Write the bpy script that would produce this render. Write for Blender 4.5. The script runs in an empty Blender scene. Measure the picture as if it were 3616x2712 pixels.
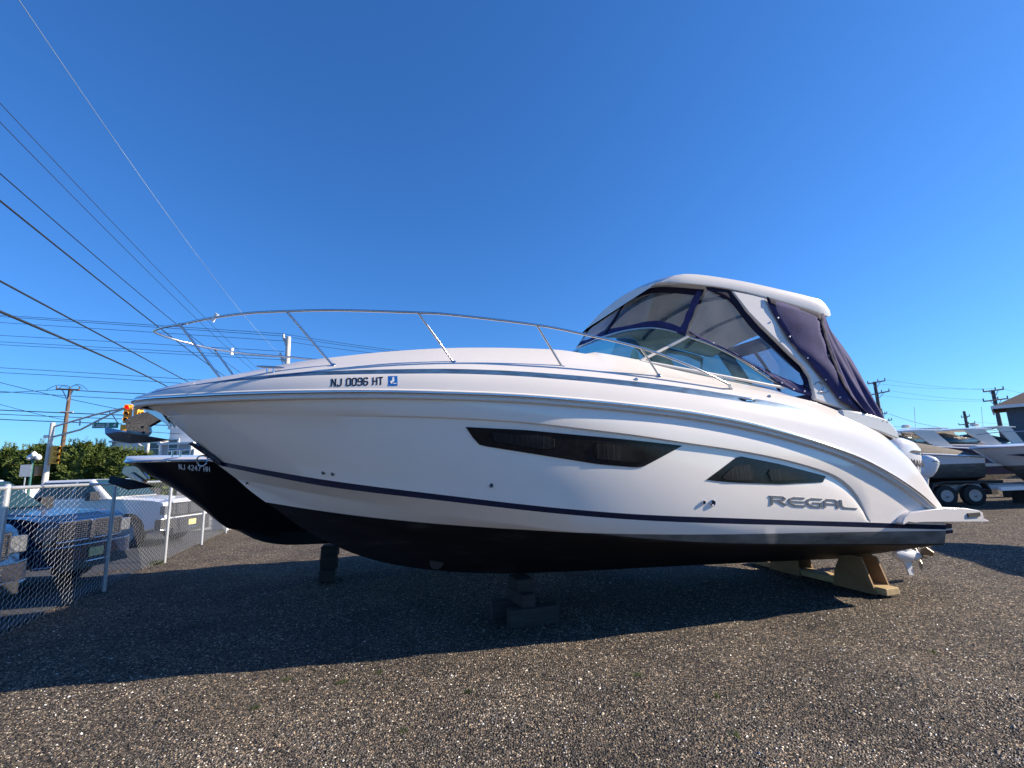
import bpy, math, random
import numpy as np
from math import sin, cos, tan, radians, pi, atan, sqrt, hypot
from mathutils import Vector, Matrix

rng = np.random.default_rng(7)
random.seed(7)
SC = bpy.context.scene
COL = SC.collection

# ------------------------------------------------------------------ camera
CAM_H = 1.85
FPX = 1663.0                      # focal length in pixels of the 3616 px wide photograph
roll = radians(1.95)
pitch = atan(296.0 * cos(roll) / FPX)
fwd = np.array([0, cos(pitch), sin(pitch)])
up0 = np.array([0, -sin(pitch), cos(pitch)])
rt0 = np.array([1.0, 0, 0])
RT = rt0 * cos(roll) - up0 * sin(roll)
UP = rt0 * sin(roll) + up0 * cos(roll)
cd = bpy.data.cameras.new('camera')
cam = bpy.data.objects.new('camera', cd)
COL.objects.link(cam)
cd.sensor_width = 36.0
cd.lens = FPX / 3616 * 36.0
cd.clip_start = 0.05
cd.clip_end = 3000
M = Matrix(((RT[0], UP[0], -fwd[0], 0), (RT[1], UP[1], -fwd[1], 0), (RT[2], UP[2], -fwd[2], CAM_H), (0, 0, 0, 1)))
cam.matrix_world = M
SC.camera = cam

# ------------------------------------------------------------------ sky and sun
SUN_EL = radians(27.0)
SUN_AZ = radians(1.0)             # from +X towards +Y
w = bpy.data.worlds.new('World')
SC.world = w
w.use_nodes = True
wn = w.node_tree
bg = wn.nodes['Background']
sky = wn.nodes.new('ShaderNodeTexSky')
sky.sky_type = 'NISHITA'
sky.sun_disc = False
sky.sun_elevation = SUN_EL
sky.sun_rotation = radians(90) - SUN_AZ
sky.altitude = 0
sky.air_density = 1.0
sky.dust_density = 0.3
sky.ozone_density = 3.5
hs = wn.nodes.new('ShaderNodeHueSaturation')
hs.inputs['Saturation'].default_value = 1.12
gm = wn.nodes.new('ShaderNodeGamma')
gm.inputs[1].default_value = 0.88
tn = wn.nodes.new('ShaderNodeMix')
tn.data_type = 'RGBA'
tn.blend_type = 'MULTIPLY'
tn.inputs[0].default_value = 1.0
tn.inputs[7].default_value = (0.455, 0.86, 1.35, 1)
wn.links.new(sky.outputs[0], hs.inputs['Color'])
wn.links.new(hs.outputs[0], gm.inputs[0])
wn.links.new(gm.outputs[0], tn.inputs[6])
wn.links.new(tn.outputs[2], bg.inputs['Color'])
bg.inputs['Strength'].default_value = 0.091
sd = bpy.data.lights.new('sun', 'SUN')
sun = bpy.data.objects.new('sun', sd)
COL.objects.link(sun)
sd.energy = 5.0
sd.angle = radians(0.53)
sd.color = (1.0, 0.87, 0.69)
to_sun = Vector((cos(SUN_EL) * cos(SUN_AZ), cos(SUN_EL) * sin(SUN_AZ), sin(SUN_EL)))
sun.rotation_euler = to_sun.to_track_quat('Z', 'Y').to_euler()
sun.location = to_sun * 60
SC.view_settings.view_transform = 'Standard'
SC.view_settings.look = 'None'
SC.view_settings.exposure = 0.95
SC.view_settings.gamma = 1.0
SC.view_settings.use_curve_mapping = False


def at(px, py, Y):
    """place seen at a point of the photograph, at ground-plane distance Y from the camera"""
    d = RT * (px - 1808) / FPX - UP * (py - 1356) / FPX + fwd
    t = Y / d[1]
    return Vector((d[0] * t, Y, CAM_H + d[2] * t))


# ------------------------------------------------------------------ materials
def new_mat(name):
    m = bpy.data.materials.new(name)
    m.use_nodes = True
    return m, m.node_tree, m.node_tree.nodes['Principled BSDF']


def noise_ramp(nt, scale, stops, detail=6, rough=.6, coord='Object', vec_scale=None):
    tc = nt.nodes.new('ShaderNodeTexCoord')
    out = tc.outputs[coord]
    if vec_scale:
        mp = nt.nodes.new('ShaderNodeMapping')
        mp.inputs['Scale'].default_value = vec_scale
        nt.links.new(out, mp.inputs[0])
        out = mp.outputs[0]
    n = nt.nodes.new('ShaderNodeTexNoise')
    n.inputs['Scale'].default_value = scale
    n.inputs['Detail'].default_value = detail
    n.inputs['Roughness'].default_value = rough
    nt.links.new(out, n.inputs['Vector'])
    r = nt.nodes.new('ShaderNodeValToRGB')
    while len(r.color_ramp.elements) < len(stops):
        r.color_ramp.elements.new(.5)
    for e, (p, c) in zip(r.color_ramp.elements, stops):
        e.position = p
        e.color = (*c, 1)
    nt.links.new(n.outputs[0], r.inputs[0])
    return n, r


def mat(name, col, rough=.5, metal=0., var=0.1, scale=3., coat=0., bump=0., bscale=40., vec=None, spec=.5, emit=None, trans=0):
    m, nt, b = new_mat(name)
    lo = tuple(c * (1 - var) for c in col)
    hi = tuple(min(1, c * (1 + var)) for c in col)
    n, r = noise_ramp(nt, scale, [(.3, lo), (.7, hi)], vec_scale=vec)
    nt.links.new(r.outputs[0], b.inputs['Base Color'])
    b.inputs['Roughness'].default_value = rough
    b.inputs['Metallic'].default_value = metal
    b.inputs['Coat Weight'].default_value = coat
    b.inputs['Specular IOR Level'].default_value = spec
    b.inputs['Coat Roughness'].default_value = .05
    if bump:
        n2 = nt.nodes.new('ShaderNodeTexNoise')
        n2.inputs['Scale'].default_value = bscale
        n2.inputs['Detail'].default_value = 4
        bp = nt.nodes.new('ShaderNodeBump')
        bp.inputs['Strength'].default_value = bump
        bp.inputs['Distance'].default_value = .01
        tc = nt.nodes.new('ShaderNodeTexCoord')
        nt.links.new(tc.outputs['Object'], n2.inputs['Vector'])
        nt.links.new(n2.outputs[0], bp.inputs['Height'])
        nt.links.new(bp.outputs[0], b.inputs['Normal'])
    if emit:
        b.inputs['Emission Color'].default_value = (*emit[0], 1)
        b.inputs['Emission Strength'].default_value = emit[1]
    return m


def glass(name, tint, dust=0.0, dustcol=(.7, .7, .7), rough=.02, ior=1.5, dscale=3.):
    m, nt, b = new_mat(name)
    nt.nodes.remove(b)
    out = nt.nodes['Material Output']
    tr = nt.nodes.new('ShaderNodeBsdfTransparent')
    tr.inputs[0].default_value = (*tint, 1)
    gl = nt.nodes.new('ShaderNodeBsdfGlossy')
    gl.inputs['Roughness'].default_value = rough
    gl.inputs[0].default_value = (1, 1, 1, 1)
    fr = nt.nodes.new('ShaderNodeFresnel')
    fr.inputs[0].default_value = ior
    mx = nt.nodes.new('ShaderNodeMixShader')
    geo = nt.nodes.new('ShaderNodeNewGeometry')      # same reflectance from either side of the sheet
    nt.links.new(mth(nt, 'MULTIPLY_ADD', geo.outputs['Backfacing'], 1 / ior - ior, ior), fr.inputs[0])
    nt.links.new(fr.outputs[0], mx.inputs[0])
    nt.links.new(tr.outputs[0], mx.inputs[1])
    nt.links.new(gl.outputs[0], mx.inputs[2])
    last = mx
    if dust:
        df = nt.nodes.new('ShaderNodeBsdfDiffuse')
        df.inputs[0].default_value = (*dustcol, 1)
        n, r = noise_ramp(nt, dscale, [(.35, (dust * .25,) * 3), (.75, (dust,) * 3)], detail=8)
        m2 = nt.nodes.new('ShaderNodeMixShader')
        nt.links.new(r.outputs[0], m2.inputs[0])
        nt.links.new(mx.outputs[0], m2.inputs[1])
        nt.links.new(df.outputs[0], m2.inputs[2])
        last = m2
    nt.links.new(last.outputs[0], out.inputs[0])
    return m


def mth(nt, op, a, b=None, c=None, clamp=False):
    n = nt.nodes.new('ShaderNodeMath')
    n.operation = op
    n.use_clamp = clamp
    for i, v in enumerate((a, b, c)):
        if v is None:
            continue
        if isinstance(v, (int, float)):
            n.inputs[i].default_value = v
        else:
            nt.links.new(v, n.inputs[i])
    return n.outputs[0]


def mixc(nt, f, a, b):
    n = nt.nodes.new('ShaderNodeMix')
    n.data_type = 'RGBA'
    for s, v in ((n.inputs[0], f), (n.inputs[6], a), (n.inputs[7], b)):
        if isinstance(v, tuple):
            s.default_value = (*v, 1)
        elif isinstance(v, (int, float)):
            s.default_value = v
        else:
            nt.links.new(v, s)
    return n.outputs[2]


def hull_mat(name, top, poly, bottom=(.009, .009, .011), rough=.16, chine=None):
    """gelcoat above a painted waterline z = poly(x), dusty antifouling below it"""
    m, nt, b = new_mat(name)
    tc = nt.nodes.new('ShaderNodeTexCoord')
    sx = nt.nodes.new('ShaderNodeSeparateXYZ')
    nt.links.new(tc.outputs['Object'], sx.inputs[0])
    x, z = sx.outputs[0], sx.outputs[2]
    acc = poly[-1]
    for c in reversed(poly[:-1]):
        acc = mth(nt, 'MULTIPLY_ADD', acc, x, c)
    d = mth(nt, 'SUBTRACT', acc, z)
    isb = mth(nt, 'MULTIPLY', d, 400.0, clamp=True)
    n1, r1 = noise_ramp(nt, 2.2, [(.3, tuple(c * .965 for c in top)), (.7, top)], vec_scale=(1, 1, 1))
    n3, r3 = noise_ramp(nt, 1.3, [(.62, (0, 0, 0)), (.8, (.35, .35, .35))], detail=8, vec_scale=(9, 9, .7))
    topc = mixc(nt, mth(nt, 'MULTIPLY', r3.outputs[0], .22), r1.outputs[0], tuple(c * .62 for c in (top[0], top[1] * .97, top[2] * .9)))
    n2, r2 = noise_ramp(nt, 2.0, [(.3, bottom), (.58, tuple(c * 1.6 for c in bottom)), (.85, (bottom[0] + .045, bottom[1] + .045, bottom[2] + .04))],
                        detail=10, vec_scale=(.7, 2, 5))
    # dusty scum band just under the waterline
    band = mth(nt, 'SUBTRACT', 1.0, mth(nt, 'MULTIPLY', d, 1.6), clamp=True)
    n4, r4 = noise_ramp(nt, 5, [(.3, (.35,) * 3), (.7, (1,) * 3)], detail=9, vec_scale=(.6, 1, 2))
    upright = 1.0
    if chine:                       # dried scum sits on the upright strip above the chine
        ac = chine[-1]
        for c in reversed(chine[:-1]):
            ac = mth(nt, 'MULTIPLY_ADD', ac, x, c)
        upright = mth(nt, 'MULTIPLY', mth(nt, 'SUBTRACT', z, ac), 150.0, clamp=True)
    band = mth(nt, 'MULTIPLY', band, upright)
    dusty = mixc(nt, mth(nt, 'MULTIPLY', mth(nt, 'MULTIPLY', band, .95), r4.outputs[0]), r2.outputs[0], (.23, .225, .205))
    col = mixc(nt, isb, topc, dusty)
    nt.links.new(col, b.inputs['Base Color'])
    nt.links.new(mth(nt, 'MULTIPLY_ADD', isb, .62 - rough, rough), b.inputs['Roughness'])
    nt.links.new(mth(nt, 'SUBTRACT', .35, mth(nt, 'MULTIPLY', isb, .35)), b.inputs['Coat Weight'])
    nt.links.new(mth(nt, 'SUBTRACT', .5, mth(nt, 'MULTIPLY', isb, .3)), b.inputs['Specular IOR Level'])
    return m


MT = {}
MT['gel'] = mat('white_gelcoat', (.67, .63, .60), .18, var=.025, scale=1.5, coat=.4)
MT['gel2'] = mat('white_gelcoat_matt', (.68, .65, .62), .35, var=.04, scale=5)
MT['nonskid'] = mat('headliner_vinyl', (.72, .68, .63), .7, var=.05)
MT['navy'] = mat('navy_stripe', (.006, .013, .040), .25, var=.3, scale=4, coat=0, spec=.35, vec=(1, 1, 4))
MT['stripe'] = mat('blue_metallic_stripe', (.055, .12, .21), .34, metal=.35, var=.45, scale=3, coat=.35, vec=(2, 4, 8))
MT['chrome'] = mat('polished_stainless', (.62, .62, .64), .12, metal=1, var=.04)
MT['letter'] = mat('satin_chrome_letter', (.36, .37, .40), .24, metal=.85, var=.12, scale=30)
MT['anch'] = mat('anchor_stainless', (.40, .37, .35), .22, metal=1, var=.25, scale=6)
MT['steel'] = mat('brushed_aluminium', (.5, .5, .52), .3, metal=.9, var=.08)
MT['dark'] = mat('black_rubber', (.015, .015, .016), .6, var=.3)
MT['darkglass'] = mat('smoked_acrylic', (.010, .011, .014), .12, var=.4, scale=20, coat=0, spec=.22)
MT['canvas'] = mat('navy_canvas', (.044, .043, .125), .85, var=.2, scale=9, bump=.25, bscale=60, spec=.2)
MT['canvas_edge'] = mat('dark_navy_webbing', (.012, .012, .035), .8, var=.2, spec=.2)
MT['ws'] = glass('green_tinted_windshield', (.42, .70, .66), dust=.22, dustcol=(.26, .42, .40), dscale=7, ior=1.4)
MT['vinyl'] = glass('clear_vinyl_window', (.74, .77, .82), dust=.26, dustcol=(.42, .43, .46), rough=.07, dscale=2.6, ior=1.4)
MT['pane'] = glass('smoked_port_pane', (.34, .34, .36), dust=.04, rough=.08, ior=1.22)
MT['curtain'] = mat('grey_curtain', (.09, .088, .085), .9, var=.2, scale=30)
MT['wood'] = mat('weathered_timber', (.034, .03, .027), .85, var=.45, scale=5, bump=.6, bscale=25, vec=(1, 1, 6))
MT['ply'] = mat('new_plywood', (.30, .18, .085), .75, var=.22, scale=4, bump=.2, bscale=30, vec=(6, 1, 1))
MT['board'] = mat('pine_board', (.46, .33, .17), .75, var=.2, scale=5, vec=(5, .6, 5))
MT['galv'] = mat('galvanised_pipe', (.50, .52, .55), .42, metal=.55, var=.12, scale=10)
MT['wire'] = mat('galvanised_wire', (.60, .61, .62), .5, metal=.35, var=.1)
MT['cable'] = mat('black_cable', (.015, .017, .02), .7, var=.1)
MT['cable_l'] = mat('pale_cable', (.35, .45, .55), .6, var=.1)
MT['pole'] = mat('brown_utility_pole', (.13, .08, .055), .85, var=.3, scale=3, vec=(4, 4, .6))
MT['polew'] = mat('pale_steel_pole', (.55, .53, .50), .5, var=.08)
MT['poleg'] = mat('grey_wood_pole', (.10, .095, .10), .85, var=.2)
MT['yellow'] = mat('signal_yellow', (.80, .36, .03), .45, var=.08)
MT['green'] = mat('street_sign_green', (.0, .18, .12), .4, var=.08)
MT['greenpost'] = mat('green_painted_post', (.03, .12, .11), .4, var=.1)
MT['white'] = mat('white_paint', (.78, .78, .78), .4, var=.03)
MT['globe'] = mat('white_globe', (.85, .85, .85), .25, var=.02)
MT['red_on'] = mat('red_lamp', (.8, .01, .01), .3, var=.02, emit=((1, .0, .0), .7))
MT['lens'] = mat('unlit_lens', (.03, .03, .02), .2, var=.2)
MT['lampglass'] = mat('headlamp_glass', (.15, .16, .18), .12, metal=.2, var=.5, scale=22, coat=.6)
MT['tyre'] = mat('tyre_rubber', (.018, .018, .019), .75, var=.3)
MT['rim'] = mat('grey_rim', (.35, .35, .37), .35, metal=.5, var=.1)
MT['tnavy'] = mat('navy_truck_paint', (.005, .012, .036), .2, metal=0, var=.08, coat=.5)
MT['tblue'] = mat('blue_truck_paint', (.012, .045, .13), .22, metal=0, var=.08, coat=.6)
MT['twhite'] = mat('white_truck_paint', (.72, .72, .74), .22, var=.03, coat=.8)
MT['tglass'] = mat('vehicle_glass', (.02, .05, .055), .05, var=.1, coat=.5)
MT['plastic'] = mat('black_plastic', (.03, .03, .032), .5, var=.15)
MT['plate'] = mat('licence_plate_cream', (.75, .6, .25), .4, var=.15, scale=14)
MT['siding'] = mat('grey_siding', (.46, .45, .44), .7, var=.05)
MT['sidingw'] = mat('white_siding', (.72, .72, .72), .6, var=.04)
MT['shingle'] = mat('grey_cedar_shingle', (.10, .115, .14), .85, var=.4, scale=6, vec=(1, 1, 3))
MT['roofb'] = mat('brown_asphalt_roof', (.11, .08, .065), .9, var=.15)
MT['winglass'] = mat('house_window_glass', (.05, .08, .10), .08, var=.2)
MT['tan'] = mat('tan_mesh_cover', (.13, .11, .09), .8, var=.35, scale=5, vec=(1, 1, 4))
MT['gold'] = mat('amber_back', (.25, .12, .04), .6, var=.1)
MT['black_ink'] = mat('black_vinyl_lettering', (.006, .006, .01), .4, var=.1)
MT['white_ink'] = mat('white_vinyl_lettering', (.7, .7, .7), .4, var=.05)
MT['sticker'] = mat('blue_sticker', (.01, .13, .42), .35, var=.06)
MT['redtape'] = mat('red_reflector', (.4, .02, .02), .4, var=.1)
MT['outb'] = mat('outboard_white', (.72, .73, .75), .2, var=.02, coat=.6)
MT['prop'] = mat('stainless_propeller', (.30, .25, .20), .45, metal=.8, var=.2)


# ------------------------------------------------------------------ mesh helpers
def mesh_obj(name, verts, faces, m, parent=None, smooth=None, mi=None, loc=None):
    me = bpy.data.meshes.new(name)
    me.from_pydata([tuple(float(c) for c in v) for v in verts], [], faces)
    ms = m if isinstance(m, (list, tuple)) else [m]
    for q in ms:
        me.materials.append(q)
    if mi is not None:
        me.polygons.foreach_set('material_index', mi)
    if smooth is not None:
        me.polygons.foreach_set('use_smooth', [True] * len(me.polygons))
        me.set_sharp_from_angle(angle=radians(smooth))
    me.validate()
    me.update()
    o = bpy.data.objects.new(name, me)
    COL.objects.link(o)
    if parent is not None:
        o.parent = parent
    if loc is not None:
        o.location = loc
    return o


class MB:
    def __init__(s):
        s.v, s.f, s.mi = [], [], []

    def add(s, v, f, mi=0):
        n = len(s.v)
        s.v += [tuple(q) for q in v]
        s.f += [tuple(i + n for i in q) for q in f]
        s.mi += [mi] * len(f)
        return s

    def box(s, c, d, rz=0., mi=0, R=None):
        """box centre c, full size d"""
        pts = []
        for z in (-1, 1):
            for y in (-1, 1):
                for x in (-1, 1):
                    p = Vector((x * d[0] / 2, y * d[1] / 2, z * d[2] / 2))
                    if R is not None:
                        p = R @ p
                    elif rz:
                        p = Matrix.Rotation(rz, 3, 'Z') @ p
                    pts.append(p + Vector(c))
        s.add(pts, [(0, 2, 3, 1), (4, 5, 7, 6), (0, 1, 5, 4), (2, 6, 7, 3), (0, 4, 6, 2), (1, 3, 7, 5)], mi)
        return s

    def hexa(s, p, mi=0):
        """8 points: bottom loop 4, top loop 4"""
        s.add(p, [(0, 3, 2, 1), (4, 5, 6, 7), (0, 1, 5, 4), (1, 2, 6, 5), (2, 3, 7, 6), (3, 0, 4, 7)], mi)
        return s

    def tube(s, pts, r, n=8, mi=0, cap=True):
        pts = [Vector(p) for p in pts]
        rings = []
        up = Vector((0, 0, 1))
        for i, p in enumerate(pts):
            a = pts[max(0, i - 1)]
            b = pts[min(len(pts) - 1, i + 1)]
            t = (b - a).normalized()
            u = up if abs(t.z) < .95 else Vector((1, 0, 0))
            e1 = t.cross(u).normalized()
            e2 = t.cross(e1).normalized()
            rr = r[i] if isinstance(r, (list, tuple)) else r
            rings.append([p + (e1 * cos(2 * pi * k / n) + e2 * sin(2 * pi * k / n)) * rr for k in range(n)])
        v = [q for g in rings for q in g]
        f = []
        for i in range(len(pts) - 1):
            for k in range(n):
                k2 = (k + 1) % n
                f.append((i * n + k, (i + 1) * n + k, (i + 1) * n + k2, i * n + k2))
        if cap:
            f.append(tuple(range(n)))
            f.append(tuple(reversed([(len(pts) - 1) * n + k for k in range(n)])))
        s.add(v, f, mi)
        return s

    def lathe(s, prof, c, axis='Z', n=20, mi=0, R=None):
        """prof: list of (r, h) along the axis"""
        v = []
        for r, h in prof:
            for k in range(n):
                a = 2 * pi * k / n
                if axis == 'Z':
                    p = Vector((r * cos(a), r * sin(a), h))
                elif axis == 'X':
                    p = Vector((h, r * cos(a), r * sin(a)))
                else:
                    p = Vector((r * sin(a), h, r * cos(a)))
                if R is not None:
                    p = R @ p
                v.append(p + Vector(c))
        f = []
        for i in range(len(prof) - 1):
            for k in range(n):
                k2 = (k + 1) % n
                f.append((i * n + k, i * n + k2, (i + 1) * n + k2, (i + 1) * n + k))
        f.append(tuple(reversed(range(n))))
        f.append(tuple((len(prof) - 1) * n + k for k in range(n)))
        s.add(v, f, mi)
        return s

    def prism(s, poly, fn0, fn1, mi=0):
        """poly of 2D points mapped to the two faces by fn0, fn1"""
        n = len(poly)
        v = [fn0(*p) for p in poly] + [fn1(*p) for p in poly]
        f = [tuple(range(n)), tuple(reversed(range(n, 2 * n)))]
        for i in range(n):
            j = (i + 1) % n
            f.append((i, i + n, j + n, j))
        s.add(v, f, mi)
        return s

    def grid(s, rows, mi=0, close=False, flip=False):
        """rows: list of equal-length point lists"""
        n = len(rows[0])
        v = [p for r in rows for p in r]
        f = []
        for i in range(len(rows) - 1):
            for k in range(n - (0 if close else 1)):
                k2 = (k + 1) % n
                q = (i * n + k, i * n + k2, (i + 1) * n + k2, (i + 1) * n + k)
                f.append(q[::-1] if flip else q)
        s.add(v, f, mi)
        return s

    def build(s, name, m, parent=None, smooth=None, loc=None):
        return mesh_obj(name, s.v, s.f, m, parent, smooth, s.mi if isinstance(m, (list, tuple)) else None, loc)


def empty(name, loc=(0, 0, 0), rz=0.):
    o = bpy.data.objects.new(name, None)
    o.empty_display_size = .2
    o.location = loc
    o.rotation_euler = (0, 0, rz)
    COL.objects.link(o)
    return o


def tag(o, label=None, cat=None, group=None, kind=None):
    if label:
        o['label'] = label
    if cat:
        o['category'] = cat
    if group:
        o['group'] = group
    if kind:
        o['kind'] = kind
    return o


def copy_tree(o, parent=None):
    kids = list(o.children)
    c = o.copy()
    COL.objects.link(c)
    c.parent = parent
    for k in kids:
        copy_tree(k, c)
    return c


def bevel(o, w=.01, seg=2, ang=35):
    b = o.modifiers.new('bevel', 'BEVEL')
    b.width = w
    b.segments = seg
    b.limit_method = 'ANGLE'
    b.angle_limit = radians(ang)
    b.harden_normals = False
    return o


def thick(o, t, off=0.):
    b = o.modifiers.new('solidify', 'SOLIDIFY')
    b.thickness = t
    b.offset = off
    return o


def crv(xs, ys):
    """smooth (monotone cubic) interpolation through measured points"""
    xs = np.array(xs, float)
    ys = np.array(ys, float)
    h = np.diff(xs)
    d = np.diff(ys) / h
    m = np.zeros(len(xs))
    m[0], m[-1] = d[0], d[-1]
    for i in range(1, len(xs) - 1):
        if d[i - 1] * d[i] > 0:
            w1 = 2 * h[i] + h[i - 1]
            w2 = h[i] + 2 * h[i - 1]
            m[i] = (w1 + w2) / (w1 / d[i - 1] + w2 / d[i])

    def f(x):
        x = float(min(max(x, xs[0]), xs[-1]))
        i = int(min(max(np.searchsorted(xs, x) - 1, 0), len(xs) - 2))
        t = (x - xs[i]) / h[i]
        return float(ys[i] * (1 + 2 * t) * (1 - t) ** 2 + m[i] * h[i] * t * (1 - t) ** 2 + ys[i + 1] * t * t * (3 - 2 * t) + m[i + 1] * h[i] * t * t * (t - 1))
    return f


def smooth_pts(pts, n=40):
    """Catmull-Rom through 3D points"""
    P = [Vector(p) for p in pts]
    out = []
    seg = max(2, n // (len(P) - 1))
    for i in range(len(P) - 1):
        p0 = P[max(i - 1, 0)]
        p1, p2 = P[i], P[i + 1]
        p3 = P[min(i + 2, len(P) - 1)]
        for k in range(seg):
            t = k / seg
            out.append(.5 * ((2 * p1) + (p2 - p0) * t + (2 * p0 - 5 * p1 + 4 * p2 - p3) * t * t + (3 * p1 - p0 - 3 * p2 + p3) * t ** 3))
    out.append(P[-1])
    return out


# stroke lettering -------------------------------------------------------
GL = {
    'N': [[(0, 0), (0, 1), (1, 0), (1, 1)]],
    'J': [[(1, 1), (1, .2), (.8, 0), (.2, 0), (0, .18)]],
    '0': [[(.2, 0), (0, .15), (0, .85), (.2, 1), (.8, 1), (1, .85), (1, .15), (.8, 0), (.2, 0)]],
    '9': [[(1, .5), (.2, .5), (0, .62), (0, .85), (.2, 1), (.8, 1), (1, .85), (1, .15), (.8, 0), (.2, 0), (0, .12)]],
    '6': [[(0, .5), (.8, .5), (1, .38), (1, .15), (.8, 0), (.2, 0), (0, .15), (0, .85), (.2, 1), (.8, 1), (1, .88)]],
    'H': [[(0, 0), (0, 1)], [(1, 0), (1, 1)], [(0, .5), (1, .5)]],
    'T': [[(0, 1), (1, 1)], [(.5, 1), (.5, 0)]],
    '4': [[(.8, 0), (.8, 1), (0, .35), (1, .35)]],
    '2': [[(0, .85), (.2, 1), (.8, 1), (1, .82), (1, .65), (0, 0), (1, 0)]],
    '7': [[(0, 1), (1, 1), (.35, 0)]],
    'Y': [[(0, 1), (.5, .5), (1, 1)], [(.5, .5), (.5, 0)]],
    'A': [[(0, 0), (.5, 1), (1, 0)], [(.2, .35), (.8, .35)]],
    'M': [[(0, 0), (0, 1), (.5, .4), (1, 1), (1, 0)]],
    'L': [[(0, 1), (0, 0), (.85, 0)]],
    'B': [[(0, 0), (0, 1), (.75, 1), (.95, .8), (.75, .52), (0, .52)], [(.75, .52), (1, .28), (.8, 0), (0, 0)]],
    'o': [[(.2, 0), (0, .2), (0, .5), (.2, .68), (.8, .68), (1, .5), (1, .2), (.8, 0), (.2, 0)]],
    'n': [[(0, 0), (0, .68)], [(0, .5), (.3, .68), (.8, .68), (1, .5), (1, 0)]],
    'g': [[(1, .68), (.2, .68), (0, .5), (0, .2), (.2, .05), (1, .05)], [(1, .68), (1, -.2), (.8, -.3), (.1, -.3)]],
    'C': [[(1, .85), (.8, 1), (.2, 1), (0, .85), (0, .15), (.2, 0), (.8, 0), (1, .15)]],
    'E': [[(1, 1), (0, 1), (0, 0), (1, 0)], [(0, .5), (.8, .5)]],
    'R': [[(0, 0), (0, 1), (.8, 1), (1, .8), (.8, .5), (0, .5)], [(.5, .5), (1, 0)]],
}
WIDE = {
    'R': [[(.05, 0), (.12, 1)], [(0, 1), (.85, 1), (1, .82), (.9, .58), (.3, .52)], [(.45, .52), (1.05, 0)]],
    'E': [[(1.1, 1), (.4, 1), (.12, .8), (0, .5), (.12, .2), (.4, 0), (1.1, 0)], [(.15, .5), (1.05, .5)]],
    'G': [[(1.1, 1), (.4, 1), (.12, .8), (0, .5), (.12, .2), (.4, 0), (1, 0), (1.02, .46), (.5, .46)]],
    'A': [[(0, 0), (.05, .75), (.25, 1), (.8, 1), (1.0, .8), (1.0, 0)], [(.05, .45), (1, .45)]],
    'L': [[(0, 1), (0, .25), (.2, .03), (1.15, 0)]],
}


def lettering(mb, text, fn, adv, cw, sw, glyphs=GL, depth=.002, narrow=()):
    """fn(u, v, d) gives the 3D place of letter coordinates; u runs along the text in units of its height"""
    u0 = 0.
    for ch in text:
        if ch in glyphs:
            for st in glyphs[ch]:
                for i in range(len(st) - 1):
                    a = Vector((u0 + st[i][0] * cw, st[i][1]))
                    b = Vector((u0 + st[i + 1][0] * cw, st[i + 1][1]))
                    t = (b - a).normalized()
                    nrm = Vector((-t.y, t.x)) * sw / 2
                    a2, b2 = a - t * sw * .35, b + t * sw * .35
                    q = [a2 - nrm, b2 - nrm, b2 + nrm, a2 + nrm]
                    mb.hexa([fn(p.x, p.y, 0.) for p in q] + [fn(p.x, p.y, depth) for p in q])
            u0 += adv
        else:
            u0 += adv * .62
    return u0


# ------------------------------------------------------------------ ground
def gh(x, y):
    """gentle relief of the gravel yard"""
    near = np.clip((26 - np.hypot(x, y)) / 10, 0, 1)
    h = .016 * np.sin(x * 1.7 + .6 * np.sin(y * 1.3)) * np.cos(y * 1.9 + x * .4) + .012 * np.sin(x * 4.1 + 1.3) * np.sin(y * 3.7 + x) \
        + .006 * np.sin(x * 9.3 + y * 2.1) * np.sin(y * 8.7 - x * 1.3)
    return (h - .012) * near


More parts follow.
